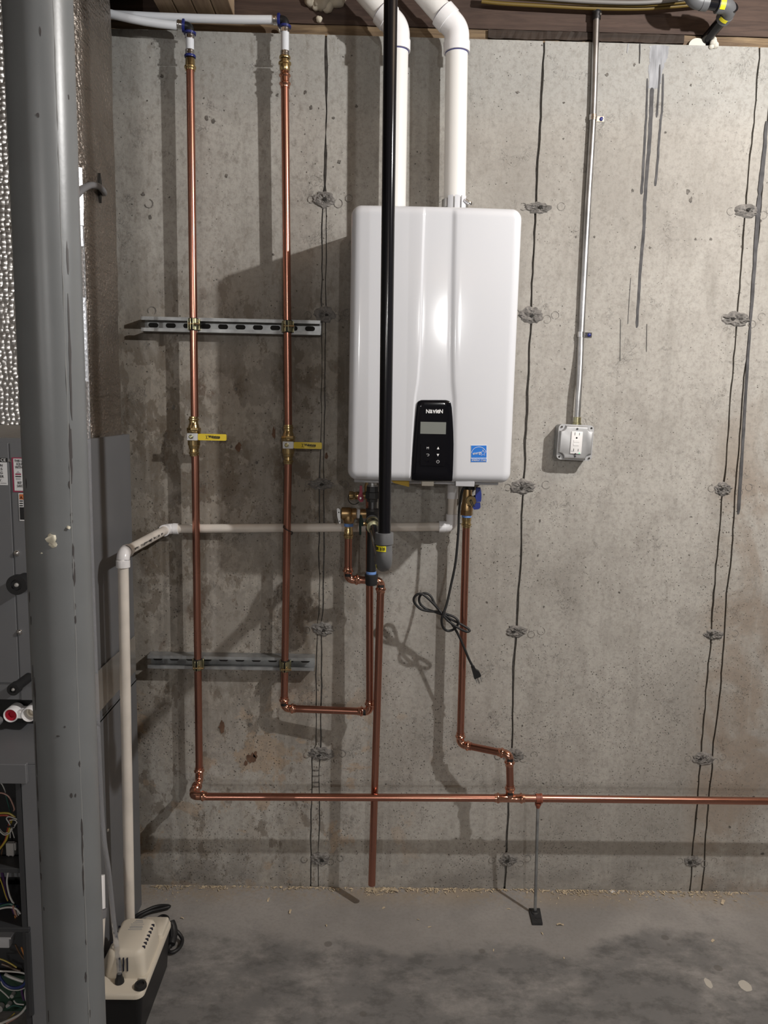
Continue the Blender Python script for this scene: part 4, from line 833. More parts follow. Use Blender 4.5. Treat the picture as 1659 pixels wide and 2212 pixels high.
# ball valves
def ball_valve(x, zc, label, py):
    t = thing('ball_valve', label, 'valve', V(x, .054, zc), 'yellow-handled ball valves')
    h = .0575
    end = [(0, .0128), (.005, .0130), (.007, .0152), (.010, .0154), (.012, .0132), (.020, .0128)]
    pr = end + [(.022, .0150), (.030, .0158), (.032, .0178)] + [(.048, .0180), (.062, .0182), (.066, .0194), (.074, .0194), (.076, .0172)] + [(2 * h - a, r) for a, r in reversed(((.022, .0142), (.026, .0150), (.032, .0165)))] + [(2 * h - a, r) for a, r in reversed(end)]
    bd = MB().lathe(V(x, .054, zc - h), (0, 0, 1), pr, 28).build('body', M['brass'], t)
    MB().lathe(V(x, .054, zc + .014), (0, 0, 1), [(0, .0196), (.001, .0202), (.010, .0202), (.011, .0196)], 6, rot=.3).build('hex_nut', M['brass'], t)
    MB().lathe(V(x - .001, .0725, zc), (0, -1, 0), [(0, .0075), (.010, .0075)], 16).build('stem', M['brass_dull'], t)
    hd = MB(); z0 = zc
    hd.box((x - .013, -.0835, z0 - .0105), (x + .018, -.0855, z0 + .0105), .0005, 1)
    hd.box((x + .0175, -.0815, z0 - .0085), (x + .024, -.0845, z0 + .0085), .0005, 1)
    hd = hd.build('handle', M['zinc'], t)
    nut = MB().lathe(V(x - .001, .0858, z0), (0, -1, 0), [(0, .0066), (.004, .0066), (.0045, .0058)], 6, rot=.2); nut.lathe(V(x - .001, .0858, z0), (0, -1, 0), [(.004, .0036), (.0075, .0034)], 14)
    nut.build('handle_nut', M['yzinc'], hd)
    pts = [(a, c) for a, c in rrect(.081, .0185, .0032, 4)]
    g = MB(); g.prism([V(x + .0600 + a, .0895, z0 + c - .0006 * 0) for a, c in pts], (0, .0075, 0))
    gr = g.build('grip', M['yellow'], t)
    text('Webstone', V(x + .0665, .0898, z0 + .0014), (1, 0, 0), (0, 0, 1), .0096, M['ink'], gr, bold=.045, sx=.80)
    MB().prism([V(x + .057, .0899, z0 - .0035), V(x + .083, .0899, z0 - .0022), V(x + .081, .0899, z0 - .0042), V(x + .067, .0899, z0 - .0045)], (0, .0006, 0)).build('swash_mark', M['ink'], gr, smooth=False)
    cr = MB()
    cr.tube([V(x + .0415 + .0035 * math.cos(a), .0896, z0 + .0052 * math.sin(a)) for a in [(-1.2 + 2.4 * i / 8) for i in range(9)]], .0008, 6)
    cr.box((x + .046, -.0890, z0 + .0035), (x + .0495, -.0899, z0 + .0045)); cr.box((x + .046, -.0890, z0 - .0050), (x + .0495, -.0899, z0 - .0038))
    cr.build('arrow_mark', M['ink'], gr, smooth=False)
ball_valve(X1c - .003, 1.4555, 'brass ball valve with yellow handle on the leftmost copper riser', 943)
ball_valve(-.2485, 1.4375, 'brass ball valve with yellow handle on the second riser, nearer the heater', 962)

# struts and pipe clamps
def strut(x0, x1, zc, label):
    t = thing('strut_channel', label, 'bracket', V((x0 + x1) / 2, 0, zc), 'slotted strut channels'); h = .0205
    fr = MB()
    prof = [(.0012, -h), (.041, -h), (.041, -h + .0095), (.034, -h + .0095), (.034, -h + .0075), (.039, -h + .0075), (.039, -h + .0025), (.0037, -h + .0025), (.0037, h - .0025), (.039, h - .0025), (.039, h - .0075), (.034, h - .0075), (.034, h - .0095), (.041, h - .0095), (.041, h), (.0012, h)]
    fr.prism([V(x0, d, zc + z) for d, z in prof], (x1 - x0, 0, 0)); o = fr.build('channel', M['galv'], t, smooth=False)
    n = int((x1 - x0) / .0508); s0 = x0 + ((x1 - x0) - (n - 1) * .0508) / 2 - .004
    for i in range(n):
        x = s0 + i * .0508; pts = rrect(.029, .0135, .0067, 5)
        MB().prism([V(x + a, .0043, zc + c) for a, c in pts], (0, .0010, 0)).build('slot', M['hole'], o, smooth=False)
strut(-.674, -.159, 1.7745, 'upper zinc strut channel bolted across the wall behind two copper risers')
strut(-.677, -.169, .765, 'lower zinc strut channel behind the two copper risers')
def clamp(x, zc, dx, label, side=1):
    t = thing('pipe_clamp', label, 'clamp', V(x, .054, zc), 'strut pipe clamps')
    hw = .0155
    cu = MB().lathe(V(x, .054, zc - hw - .002), (0, 0, 1), [(0, .0128), (2 * hw + .004, .0128)], 26); cu.build('cushion', M['rubber'], t)
    a = MB(); g = .16
    for lo, hi in ((g, PI * .62), (-PI * .62, -g)): a.patch(V(x, .054, zc), (0, 0, 1), .0132, lo, hi, -hw, hw, 12, .0018)
    a.box((x - .0045, -.0668, zc - hw), (x - .0022, -.078, zc + hw), .0006, 1); a.box((x + .0026, -.0668, zc - hw), (x + .0050, -.078, zc + hw), .0006, 1)
    for s in (-1, 1): a.box((x + s * .0150, -.034, zc - hw), (x + s * .0172, -.053, zc + hw), .0006, 1)
    a.build('strap', M['yzinc'], t)
    bl = MB().lathe(V(x - .009, .0738, zc + dx), (1, 0, 0), [(0, .0048), (.004, .0050), (.0042, .0026), (.030, .0026)], 12); bl.build('bolt', M['brass_dull'], t)
clamp(X1c, 1.7745, 0, 'zinc clamp holding the leftmost copper riser on the upper strut')
clamp(-.2515, 1.7745, 0, 'zinc clamp holding the second copper riser on the upper strut')
clamp(X1c, .765, -.006, 'zinc clamp holding the leftmost copper riser on the lower strut')
clamp(-.2555, .765, -.006, 'zinc clamp holding the second copper riser on the lower strut')

# white PEX tubes on top of the risers
def pex_run(x, zc, left, label, zb, ring_mt):
    t = thing('pex_tube', label, 'pipe', V(x, .054, zb)); r = .0109
    c = V(x, .054, zc); dl = (Vector(left) - c).normalized()
    def sleeve(p, v):
        MB().lathe(p, v, [(0, .0128), (.004, .0132), (.006, .0124), (.009, .0132), (.013, .0126)], 22).build('crimp_ring', M['chrome'], t)
    zlow = zb + .012
    MB().lathe(V(x, .054, zb), (0, 0, 1), [(0, .0150), (.003, .0158), (.006, .0150)], 22).build('collar_ring', ring_mt, t); sleeve(V(x, .054, zb + .006), (0, 0, 1))
    pipe(V(x, .054, zb + .018), c - Vector((0, 0, .030)), t, r, M['pex'], 'tube_length')
    sleeve(c - Vector((0, 0, .032)), (0, 0, 1)); MB().lathe(c - Vector((0, 0, .0195)), (0, 0, 1), [(0, .0165), (.005, .0170), (.007, .013)], 22).build('collar_ring', M['navy'], t)
    MB().tube(arc_path(c - Vector((0, 0, .013)), c, c + dl * .013, .008, 6), .0115, 16).build('elbow', M['blackplastic'], t)
    MB().lathe(c + dl * .0125, dl, [(0, .013), (.002, .0170), (.007, .0165)], 22).build('collar_ring', M['navy'], t); sleeve(c + dl * .0195, dl)
    L = (Vector(left) - c).length; P = [c + dl * .032] + [c + dl * (L * k / 6) - Vector((0, 0, .006 * math.sin(PI * k / 6))) for k in range(1, 7)]
    MB().tube(P, r, 22).build('tube_length', M['pex'], t)
pex_run(X1c, 2.5645, at(215, 24, .085), 'white plastic tube turning left off the leftmost copper riser', 2.486, M['navy'])
pex_run(XA2, 2.588, V(-.95, .035, 2.606), 'white plastic tube turning left off the second copper riser, under the joists', 2.490, M['brass'])

# PVC condensate drain along the wall
pv = thing('drain_pipe', 'cream plastic condensate drain running along the wall and down to the pump', 'pipe', V(-.62, .05, 1.18))
r = .01335; PO = M['pvc_old']; PF = M['pvc_fit']
Wl, Wr = V(-.6150, .0180, 1.1745), V(.2400, .036, 1.2005)
Tp = V(-.6255, .40, 1.1745)
wd = (Wr - Wl).normalized(); td = (Tp - Wl).normalized()
MB().tube([Wl + wd * .02, Wr - wd * .02], r, 26).build('pipe_length', PO, pv)
sock_elbow(Wl, wd, td, .0162, .034, .018, PF, 'elbow', pv, .001, .016)
MB().tube([Wl + td * .02, Tp - td * .02], r, 26).build('pipe_length', PO, pv)
vd = (V(-.6335, .40, .135) - Tp).normalized()
sock_elbow(Tp, -td, vd, .0162, .036, .020, PF, 'elbow', pv, .001, .018)
MB().tube([Tp + vd * .02, V(-.6335, .40, .1335)], r, 26).build('pipe_length', PO, pv)
sock_elbow(Wr, -wd, (0, 0, 1), .0168, .038, .018, PF, 'elbow', pv, .001, .018)
MB().tube([Wr + Vector((0, 0, .02)), V(.2395, .040, 1.30)], r, 26).build('pipe_length', PO, pv)
MB().lathe(V(.2395, .040, 1.286), (0, 0, 1), [(0, .0165), (.048, .0165), (.05, .019), (.063, .019)], 26).build('coupling', PF, pv)
rnd = random.Random(12); m = MB(); ax = -td; L = (Wl - Tp).length
for i in range(44):
    t = .045 + i * .0058
    if rnd.random() < .86 and t < L - .045: m.patch(Tp, ax, .0135, .10 + rnd.uniform(0, .12), .62 + rnd.uniform(-.15, .1), t, t + rnd.uniform(.0018, .0044), 4, .0003, ref=(.9, 0, .44))
m.build('faded_print', M['ink'], pv, smooth=False)

# vent pipes
def vent(xb, xt, label, grp='vent pipes over the heater'):
    t = thing('vent_pipe', label, 'pipe', V(xb, .089, 2.052), grp); r = .0302; d = .089
    zc = 2.560; c = V(xt, d, zc); up = Vector((-.7071, 0, .7071)); dn = (V(xb, d, 2.05) - c).normalized()
    MB().tube([V(xb, d, 2.0), c + dn * .035], r, 40).build('pipe_length', M['pvc'], t)
    e = sock_elbow(c, dn, up, .0335, .058, .045, M['pvc_fit'], 'elbow', t, .0022, .027)
    MB().tube([c + up * .035, c + up * .36], r, 40).build('pipe_length', M['pvc'], t)
    for v in (dn, up): MB().lathe(c + v * .0582, v, [(0, r + .0008), (.0022, r + .0010)], 40, cap=True).build('primer_ring', M['primer'], t)
vent(.0480, .0435, 'white plastic vent pipe half hidden behind the black gas pipe')
vent(.2150, .2035, 'white plastic vent pipe clear to the right of the black gas pipe')

# ================================================================== water heater
hx0, hx1, hz0, hz1, HD = -.0660, .3630, 1.3615, 2.0525, .32
wh = thing('water_heater', 'white wall-hung tankless water heater with a black control panel', 'water heater', V(.15, .02, 1.3615))
def half_extent(z, r=.026):
    e = min(z - hz0, hz1 - z)
    return 0.0 if e >= r else r - math.sqrt(max(0, r * r - (r - e) ** 2))
def band(z):
    L = [(hz1, .1185, .1855), (1.90, .1175, .1875), (1.70, .117, .1915), (1.62, .1135, .1955), (1.575, .1075, .2010), (hz0, .1005, .2075)]
    for (a, l1, r1), (b_, l2, r2) in zip(L, L[1:]):
        if z >= b_:
            t = (a - z) / (a - b_); return l1 + (l2 - l1) * t, r1 + (r2 - r1) * t
    return L[-1][1:]
zs = [hz0 + .030 * (1 - math.cos(PI / 2 * i / 12)) for i in range(13)] + [hz0 + .030 + (hz1 - hz0 - .06) * i / 40 for i in range(1, 40)] + [hz1 - .030 * (1 - math.cos(PI / 2 * i / 12)) for i in range(12, -1, -1)]
def cols(z):
    ex = half_extent(z); l, rr = hx0 + ex, hx1 - ex; bl, br = band(z); out = []
    for i in range(13): out.append(l + .030 * (1 - math.cos(PI / 2 * i / 12)))
    for i in range(1, 8): out.append(l + .03 + (bl - .007 - l - .03) * i / 8)
    for o_ in (-.007, -.0055, -.0040, -.0025, -.001, .0005, .002): out.append(bl + o_)
    for i in range(1, 8): out.append(bl + .002 + (br - .004 - bl) * i / 8)
    for o_ in (-.002, 0.0, .003, .006, .010, .014): out.append(br + o_)
    for i in range(1, 10): out.append(br + .014 + (rr - .03 - br - .014) * i / 10)
    for i in range(12, -1, -1): out.append(rr - .030 * (1 - math.cos(PI / 2 * i / 12)))
    return out
def sm(t): t = min(1, max(0, t)); return t * t * (3 - 2 * t)
def hdepth(x, z, R=.024):
    # distance to the rounded outline
    rc = .026; cx = min(max(x, hx0 + rc), hx1 - rc); cz = min(max(z, hz0 + rc), hz1 - rc)
    if (x < hx0 + rc or x > hx1 - rc) and (z < hz0 + rc or z > hz1 - rc): e = rc - math.hypot(x - cx, z - cz)
    else: e = min(x - hx0, hx1 - x, z - hz0, hz1 - z)
    e = max(e, 0); dr = R - math.sqrt(max(0, R * R - (R - e) ** 2)) if e < R else 0.0
    bl, br = band(z); q = sm((x - bl + .006) / .007) * (1 - sm((x - br + .002) / .015))
    bow = .006 * (1 - ((x - (hx0 + hx1) / 2) / .2145) ** 2)
    return HD - .004 + bow - dr - .0052 * q * min(1, e / .02)
m = MB(); NC = len(cols(1.7))
for z in zs:
    for x in cols(z): m.v.append(V(x, hdepth(x, z), z))
nr = len(zs)
for i in range(nr - 1):
    for j in range(NC - 1): a = i * NC + j; m.f.append((a, a + 1, a + NC + 1, a + NC))
bd = [i * NC for i in range(nr)] + [(nr - 1) * NC + j for j in range(1, NC)] + [i * NC + NC - 1 for i in range(nr - 2, -1, -1)] + [j for j in range(NC - 2, 0, -1)]
base = len(m.v)
for i in bd: v = m.v[i]; m.v.append(Vector((v.x, -.012, v.z)))
for k in range(len(bd)):
    q = (k + 1) % len(bd); m.f.append((bd[k], bd[q], base + q, base + k))
m.f.append(tuple(base + k for k in range(len(bd))))
case = m.build('case', M['white'], wh, sharp=60)
# control panel
pl = [(864, 910, 964), (866, 905, 970), (870, 902, 974), (880, 900, 976), (905, 897.5, 978), (935, 895, 979.5), (960, 893, 980), (990, 891, 979.5), (1020, 889.5, 978.5), (1036, 889, 977.5), (1040.5, 890, 976.5)]
m = MB(); NCp = 15
for i, (py, xa, xb) in enumerate(pl):
    for j in range(NCp):
        px = xa + (xb - xa) * j / (NCp - 1); p = at(px, py, HD + .003); e = min(j, NCp - 1 - j)
        dd = HD + .0035 - (.003 if e == 0 else .0006 if e == 1 else 0) - (.003 if i == 0 else .0008 if i == 1 else 0)
        zz_ = max(p.z, hz0 + .0005)
        if zz_ < hz0 + .018: dd = min(dd, hdepth(p.x, zz_) + .0075)
        m.v.append(Vector((p.x, -dd, zz_)))
for i in range(len(pl) - 1):
    for j in range(NCp - 1): a = i * NCp + j; m.f.append((a, a + 1, a + NCp + 1, a + NCp))
bd = [i * NCp for i in range(len(pl))] + [(len(pl) - 1) * NCp + j for j in range(1, NCp)] + [i * NCp + NCp - 1 for i in range(len(pl) - 2, -1, -1)] + [j for j in range(NCp - 2, 0, -1)]
base = len(m.v)
for i in bd: v = m.v[i]; m.v.append(Vector((v.x, v.y + .010, v.z)))
for k in range(len(bd)): q = (k + 1) % len(bd); m.f.append((bd[k], bd[q], base + q, base + k))
panel = m.build('control_panel', M['black'], wh, sharp=50)
FD = HD + .0040
def pbox(px0, py0, px1, py1, mt, name, th=.0006, bev=0):
    a, c = at(px0, py0, FD), at(px1, py1, FD); return MB().box((a.x, -FD + .001, c.z), (c.x, -FD - th + .0004, a.z), bev, 1).build(name, mt, panel, smooth=False)
pbox(908.5, 911, 963, 938, M['lcd'], 'display')
keypad = pbox(909, 958, 960, 1007, M['black'], 'keypad', .0012)
def ptxt(s, px, py, size, sx=1.0, bold=0.0): return text(s, at(px, py, FD + .0006), (1, .0, 0), (0, 0, 1), size, M['whiteink'], panel, 'lettering', th=.0002, sx=sx, bold=bold)
# word mark drawn with lower-case a and e at capital height
for ch, px, py, sz, sx in (('N', 924.0, 889, .0140, .92), ('a', 931.2, 887.6, .0178, .88), ('v', 937.9, 888.0, .0178, .88), ('I', 942.4, 889, .0140, 1.0), ('e', 946.6, 887.9, .0178, .86), ('N', 953.0, 889, .0140, .92)): ptxt(ch, px, py, sz, sx, .025)
ptxt('M', 924, 968, .0085); ptxt('OK', 923.2, 997, .0082, .85)
def tri(px, py, s):
    p = at(px, py, FD + .0012); MB().prism([p + Vector((-.0033, 0, -s * .003)), p + Vector((.0033, 0, -s * .003)), p + Vector((0, 0, s * .0035))], (0, .0005, 0)).build('arrow_key', M['whiteink'], panel, smooth=False)
tri(946.5, 968, 1); tri(946, 983, -1)
p = at(945.8, 997.3, FD + .0008); MB().tube([p + Vector((.0036 * math.sin(a), 0, .0036 * math.cos(a))) for a in [.6 + 5.08 * i / 14 for i in range(15)]], .00045, 6).build('power_key', M['whiteink'], panel); MB().tube([p + Vector((0, 0, .001)), p + Vector((0, 0, .0048))], .00045, 6).build('power_key', M['whiteink'], panel)
p = at(924, 983, FD + .0008); MB().tube(smooth_path([p + Vector((-.0034, 0, .0026)), p + Vector((.0015, 0, .0026)), p + Vector((.0036, 0, .0004)), p + Vector((.0015, 0, -.0022)), p + Vector((-.0012, 0, -.0022))], 4), .00045, 6).build('back_key', M['whiteink'], panel)
MB().prism([p + Vector((-.0044, 0, .0026)), p + Vector((-.0022, 0, .0046)), p + Vector((-.0022, 0, .0008))], (0, .0005, 0)).build('back_key', M['whiteink'], panel, smooth=False)
# blue efficiency label
def lb(px, py, dd=.0004): q = at(px, py, HD); return Vector((q.x, -(hdepth(q.x, q.z) + dd), q.z))
def quad_label(x0, y0, x1, y1, dd, mt, name, par):
    m = MB(); n = 8
    for j in range(n + 1):
        px = x0 + (x1 - x0) * j / n; m.v += [lb(px, y0, dd), lb(px, y1, dd), lb(px, y1, dd - .0006), lb(px, y0, dd - .0006)]
    for j in range(n):
        for q in range(4): m.f.append((4 * j + q, 4 * j + (q + 1) % 4, 4 * j + 4 + (q + 1) % 4, 4 * j + 4 + q))
    m.f += [(0, 1, 2, 3), (4 * n, 4 * n + 3, 4 * n + 2, 4 * n + 1)]
    return m.build(name, mt, par, smooth=False)
lab = quad_label(1016.8, 961.5, 1051.8, 998.6, .0006, M['whiteink'], 'efficiency_label', wh)
quad_label(1017.6, 962.3, 1051.0, 988.6, .0011, M['eblue'], 'label_field', lab); quad_label(1017.2, 990.2, 1050.8, 997.9, .0011, M['eblue'], 'label_field', lab)
q = lb(1034.2, 994, .0016); text('ENERGY STAR', q, (1, 0.02, 0), (0, 0, 1), .0078, M['whiteink'], lab, sx=.74)
q = lb(1030.0, 978.5, .0016); text('energy', q, (1, .02, .16), (-.22, 0, 1), .0105, M['whiteink'], lab, sx=.80)
MB().tube([lb(1034.3 + 16.3 * math.cos(a), 981.5 - 16.2 * math.sin(a), .0013) for a in [.30 + (2.95 - .30) * i / 20 for i in range(21)]], .0005, 6).build('arc_mark', M['whiteink'], lab)
st = [lb(1043.2 + (7 if i % 2 == 0 else 2.9) * math.sin(2 * PI * i / 10), 978.5 - (7 if i % 2 == 0 else 2.9) * math.cos(2 * PI * i / 10), .0014) for i in range(10)]; MB().tube(st + [st[0]], .00045, 6).build('star_mark', M['whiteink'], lab)
# parts above and below the case
q = at(985, 436, .12)
cl = thing('hose_clamp', 'white plastic hose clamp around the right vent pipe, on top of the heater', 'clamp', V(.213, .089, 2.054))
kb = MB().lathe(V(.2135, .089, 2.054), (0, 0, 1), [(0, .0345), (.03, .0345), (.03, .031)], 36).build('sleeve', M['white'], cl)
for a in (-.62, -.12, .38): MB().patch(V(.2135, .089, 2.054), (0, 0, 1), .0352, a, a + .38, .004, .074, 5, .004).build('clamp_tab', M['white'], cl)
MB().patch(V(.2135, .089, 2.054), (0, 0, 1), .0352, -1.5, -.7, .046, .068, 8, .0016).build('band', M['zinc'], cl); MB().patch(V(.2135, .089, 2.054), (0, 0, 1), .0352, .85, 1.5, .046, .068, 8, .0016).build('band', M['zinc'], cl)
MB().tube([V(.236, .125, 2.116), V(.252, .118, 2.107)], .0048, 12).build('band_screw', M['chrome'], cl); MB().lathe(V(.251, .120, 2.108), (.35, -.9, -.1), [(0, .0055), (.003, .0055), (.004, .003)], 14).build('screw_head', M['chrome'], cl)
MB().box((-.05, -.04, hz0 - .012), (.34, -.25, hz0 + .002), .002, 1).build('base_plate', M['bonded'], wh)
MB().box((at(983, 1045, .3).x, -.285, at(983, 1050, .3).z), (at(1024, 1045, .3).x, -.31, hz0 + .004), .0015, 1).build('cable_cover', M['bonded'], wh)
MB().box((.305, -.005, 1.330), (.330, -.045, 1.345), .001, 1).build('mounting_tab', M['zinc'], wh); MB().lathe(V(.319, .045, 1.3375), (0, -1, 0), [(0, .0035), (.003, .003)], 10).build('screw', M['darksteel'], wh)
MB().box((.130, -.27, hz0 - .013), (.162, -.295, hz0 + .003), .001, 1).build('drain_knob', M['pumpwhite'], wh)
tg = MB().prism([at(845, 1038, .27), at(884, 1038, .27), at(884, 1052, .27), at(868, 1048, .27), at(850, 1043, .27)], (0, .0006, 0)).build('hang_tag', M['ytag'], wh, smooth=False)

# power cord with three-pin plug
dC = .12
cpts = [(1008, 1044, .130), (1002, 1053, .130), (997, 1066, .128), (992, 1100, dC), (990, 1150, dC), (984, 1215, dC), (974, 1265, dC), (965, 1305, .126), (958, 1325, .130), (954, 1340, .128), (957, 1355, .122), (966, 1362.5, .118), (977, 1361, .118), (986, 1354, .122), (990, 1344, .126), (983, 1334, .124), (966, 1327, .120), (950, 1322, .117), (925, 1320, .113), (908, 1315, .112), (896, 1303, .114), (894, 1293, .117), (900, 1285, .119), (911, 1283, .12), (925, 1293, .122), (940, 1308, .123), (955, 1324, .122), (975, 1338, .120), (995, 1348, .119), (1010, 1357, .12), (1014.5, 1362.5, .122), (1008, 1364.5, .124), (995, 1359, .127), (980, 1350, .128), (965, 1338, .127), (952, 1322, .125), (940, 1306, .116), (932, 1290, .112), (924, 1283, .110), (914, 1282, .110), (906, 1290, .108), (907, 1303, .107), (920, 1315, .108), (940, 1322, .110), (955, 1328, .112), (968, 1338, .114), (980, 1354, .116), (992, 1375, .118), (1003, 1400, .118), (1013, 1424, .118), (1022, 1441, .118)]
pcd = thing('power_cord', 'black power cord looped in a bow below the heater, its plug hanging free', 'cord', at(990, 1150, dC))
MB().tube(smooth_path([at(*p) for p in cpts], 6), .0036, 12).build('cable', M['rubber'], pcd)
pa_, pb_ = at(1021, 1440, .118), at(1031, 1466, .118); ax = (pb_ - pa_).normalized(); rt = Vector((-ax.z, 0, ax.x)) * -1
if rt.x < 0: rt = -rt
plug = MB()
out = [(0, -.0055), (0, .0055), (.010, .0058), (.020, .0130), (.032, .0140), (.035, .0130), (.037, -.0075), (.034, -.0085), (.012, -.0060)]
plug.prism([pa_ + ax * a + rt * c + Vector((0, -.0075, 0)) for a, c in out], (0, .015, 0)); plug = plug.build('plug', M['blackplastic'], pcd)
for c, w in ((-.005, .0016), (.0095, .0012)): o_ = pa_ + ax * .0345 + rt * c; MB().prism([o_ - rt * w - Vector((0, .003, 0)), o_ + rt * w - Vector((0, .003, 0)), o_ + rt * w + Vector((0, .003, 0)), o_ - rt * w + Vector((0, .003, 0))], ax * .016).build('prong', M['zinc'], plug, smooth=False)
o_ = pa_ + ax * .0345 + rt * .0012 + Vector((0, -.005, 0)); MB().tube([o_, o_ + ax * .018], .0022, 10).build('prong', M['zinc'], plug)

# ================================================================== valves under the heater
rv = thing('relief_valve', 'bronze pressure relief valve with a steel test lever, left of the black gas tee', 'valve', V(-.066, .12, 1.245))
MB().lathe(V(-.088, .12, 1.2465), (1, 0, 0), [(0, .016), (.002, .0178), (.024, .0178), (.028, .016), (.030, .0140), (.032, .0158), (.042, .0158), (.0445, .0125)], 28).build('body', M['brass_dull'], rv)
MB().lathe(V(-.0665, .12, 1.2460), (0, 0, -1), [(0, .0165), (.012, .0165), (.018, .0168), (.026, .0150), (.028, .0130)], 26).build('outlet', M['brass_dull'], rv)
MB().lathe(V(-.0665, .12, 1.2175), (0, 0, -1), [(0, .0128), (.002, .0134), (.008, .0134), (.009, .0122)], 22).build('thread_tape', M['tape'], rv)
MB().lathe(V(-.0432, .12, 1.2465), (1, 0, 0), [(0, .0118), (.002, .0135), (.006, .0138), (.009, .0120)], 22).build('thread_tape', M['whitetape'], rv)
MB().lathe(V(-.0340, .12, 1.2465), (1, 0, 0), [(0, .0125), (.004, .0135), (.022, .0135)], 24).build('nipple', M['brass_dull'], rv)
lv = MB().prism([V(-.1005, .137, 1.262), V(-.0960, .137, 1.264), V(-.0910, .137, 1.259), V(-.0885, .137, 1.220), V(-.0930, .137, 1.218), V(-.0990, .137, 1.240)], (0, .010, 0)).build('test_lever', M['zinc'], rv, smooth=False)
MB().tube([V(-.0955, .132, 1.250), V(-.085, .12, 1.2465)], .0025, 8).build('lever_pin', M['zinc'], rv)
for z in (1.2515, 1.226): MB().lathe(V(-.0945 + (1.2515 - z) * .08, .1372, z), (0, -1, 0), [(0, .0018), (.0008, .0018)], 10).build('lever_hole', M['hole'], lv)
hv = thing('isolation_valve', 'brass isolation valve with red lever and capped drain port, left under the heater', 'valve', V(-.008, .10, 1.30))
MB().lathe(V(-.008, .09, 1.285), (0, 0, 1), [(0, .0130), (.01, .0155), (.04, .0155), (.05, .0125), (.072, .0125)], 24).build('body', M['brass'], hv)
MB().lathe(V(-.018, .10, 1.296), (-1, 0, 0), [(0, .0095), (.014, .0100), (.020, .0100), (.022, .0120), (.030, .0120), (.032, .0105), (.040, .0130), (.048, .0130), (.049, .0115)], 22).build('drain_port', M['brass'], hv)
hd = MB().prism([V(-.0365, .116, 1.327), V(-.0300, .116, 1.327), V(-.0280, .116, 1.303), V(-.0240, .116, 1.290), V(-.0260, .116, 1.281), V(-.0340, .116, 1.279), V(-.0420, .116, 1.288), V(-.0410, .116, 1.298), V(-.0370, .116, 1.306)], (0, .007, 0)).build('lever', M['red'], hv)
MB().lathe(V(-.0335, .1162, 1.291), (0, -1, 0), [(0, .003), (.0015, .003)], 10).build('lever_screw', M['zinc'], hv)
MB().tube(smooth_path([V(-.0675, .105, 1.300), V(-.0690, .112, 1.285), V(-.0600, .113, 1.274), V(-.0470, .113, 1.273), V(-.0385, .112, 1.279)], 5), .0012, 8).build('cap_strap', M['rubber'], hv)

# gas tee with union and drip leg
gt = thing('gas_tee', 'black iron gas tee with union above and capped drip leg below', 'pipe fitting', V(.001, .20, 1.245)); I = M['iron']; GX, GD = .001, .200
MB().lathe(V(GX - .001, GD, 1.292), (0, 0, 1), [(0, .0155), (.008, .0160), (.010, .0205), (.026, .0205), (.028, .0175), (.044, .0165)], 8, rot=.39).build('union_nut', I, gt)
MB().lathe(V(GX - .001, GD, 1.3355), (0, 0, 1), [(0, .0165), (.002, .0165), (.003, .0125), (.026, .0125)], 20).build('inlet_flange', M['zinc'], gt)
MB().lathe(V(GX, GD, 1.272), (0, 0, 1), [(0, .0118), (.0205, .0118)], 18).build('nipple', M['darksteel'], gt)
tb_ = MB().lathe(V(GX, GD, 1.212), (0, 0, 1), [(0, .0175), (.006, .0180), (.008, .0165), (.052, .0165), (.054, .0180), (.0605, .0175)], 24)
tb_.lathe(V(GX, GD, 1.240), (0, -1, 0), [(0, .0165), (.018, .0165), (.020, .0185), (.030, .0185)], 24); tb_.build('tee_body', I, gt)
MB().lathe(V(GX, GD, 1.0945), (0, 0, 1), [(0, .0134), (.119, .0134)], 22).build('drip_leg', M['blackplastic'], gt)
MB().lathe(V(GX, GD, 1.0880), (0, 0, 1), [(0, .0140), (.0065, .0145), (.007, .0134)], 22).build('thread_tape', M['tape'], gt)
MB().lathe(V(GX + .001, GD, 1.0560), (0, 0, 1), [(0, .0150), (.004, .0172), (.022, .0176), (.024, .0188), (.031, .0188), (.032, .0150)], 26).build('cap', I, gt)
# gas valve and the black coated gas line
GE = V(.0280, .70, 1.2175); ga = V(GX, GD + .031, 1.240); gd = (GE - ga).normalized()
gv = thing('gas_valve', 'nickel gas valve with green lever in front of the black gas tee', 'valve', ga)
MB().lathe(ga, gd, [(0, .0150), (.008, .0165), (.010, .0180), (.018, .0182), (.020, .0165), (.032, .0172), (.036, .0190), (.048, .0190), (.052, .0170), (.062, .0185), (.072, .0182)], 26).build('body', M['yzinc'], gv)
hl = MB().prism([V(-.0330, .245, 1.262), V(-.0275, .255, 1.262), V(-.0220, .275, 1.247), V(-.0220, .275, 1.236), V(-.0275, .262, 1.234), V(-.0275, .262, 1.210), V(-.0335, .252, 1.209), V(-.0345, .248, 1.235)], (.0, -.008, 0)).build('lever', M['green'], gv)
MB().tube([V(-.024, .268, 1.240), V(-.008, .262, 1.2385)], .0055, 12).build('stem', M['brass_dull'], gv)
gl = thing('gas_pipe', 'glossy black gas pipe hanging in front of the white heater', 'pipe', GE)
MB().tube([ga + gd * .0725, GE - gd * .030], .0134, 26).build('pipe_length', M['blackpipe'], gl)
tp = V(.0120, .70, 2.88); gu = (tp - GE).normalized()
MB().tube([GE + gu * .045, tp], .0134, 36).build('pipe_length', M['blackpipe'], gl)
P = [GE + gu * .072, GE + gu * .0712, GE + gu * .048, GE + gu * .046, GE + gu * .0315, GE + gu * .030] + arc_path(GE + gu * .028, GE, GE - gd * .028, .020, 12)[1:-1] + [GE - gd * .030, GE - gd * .032, GE - gd * .055]
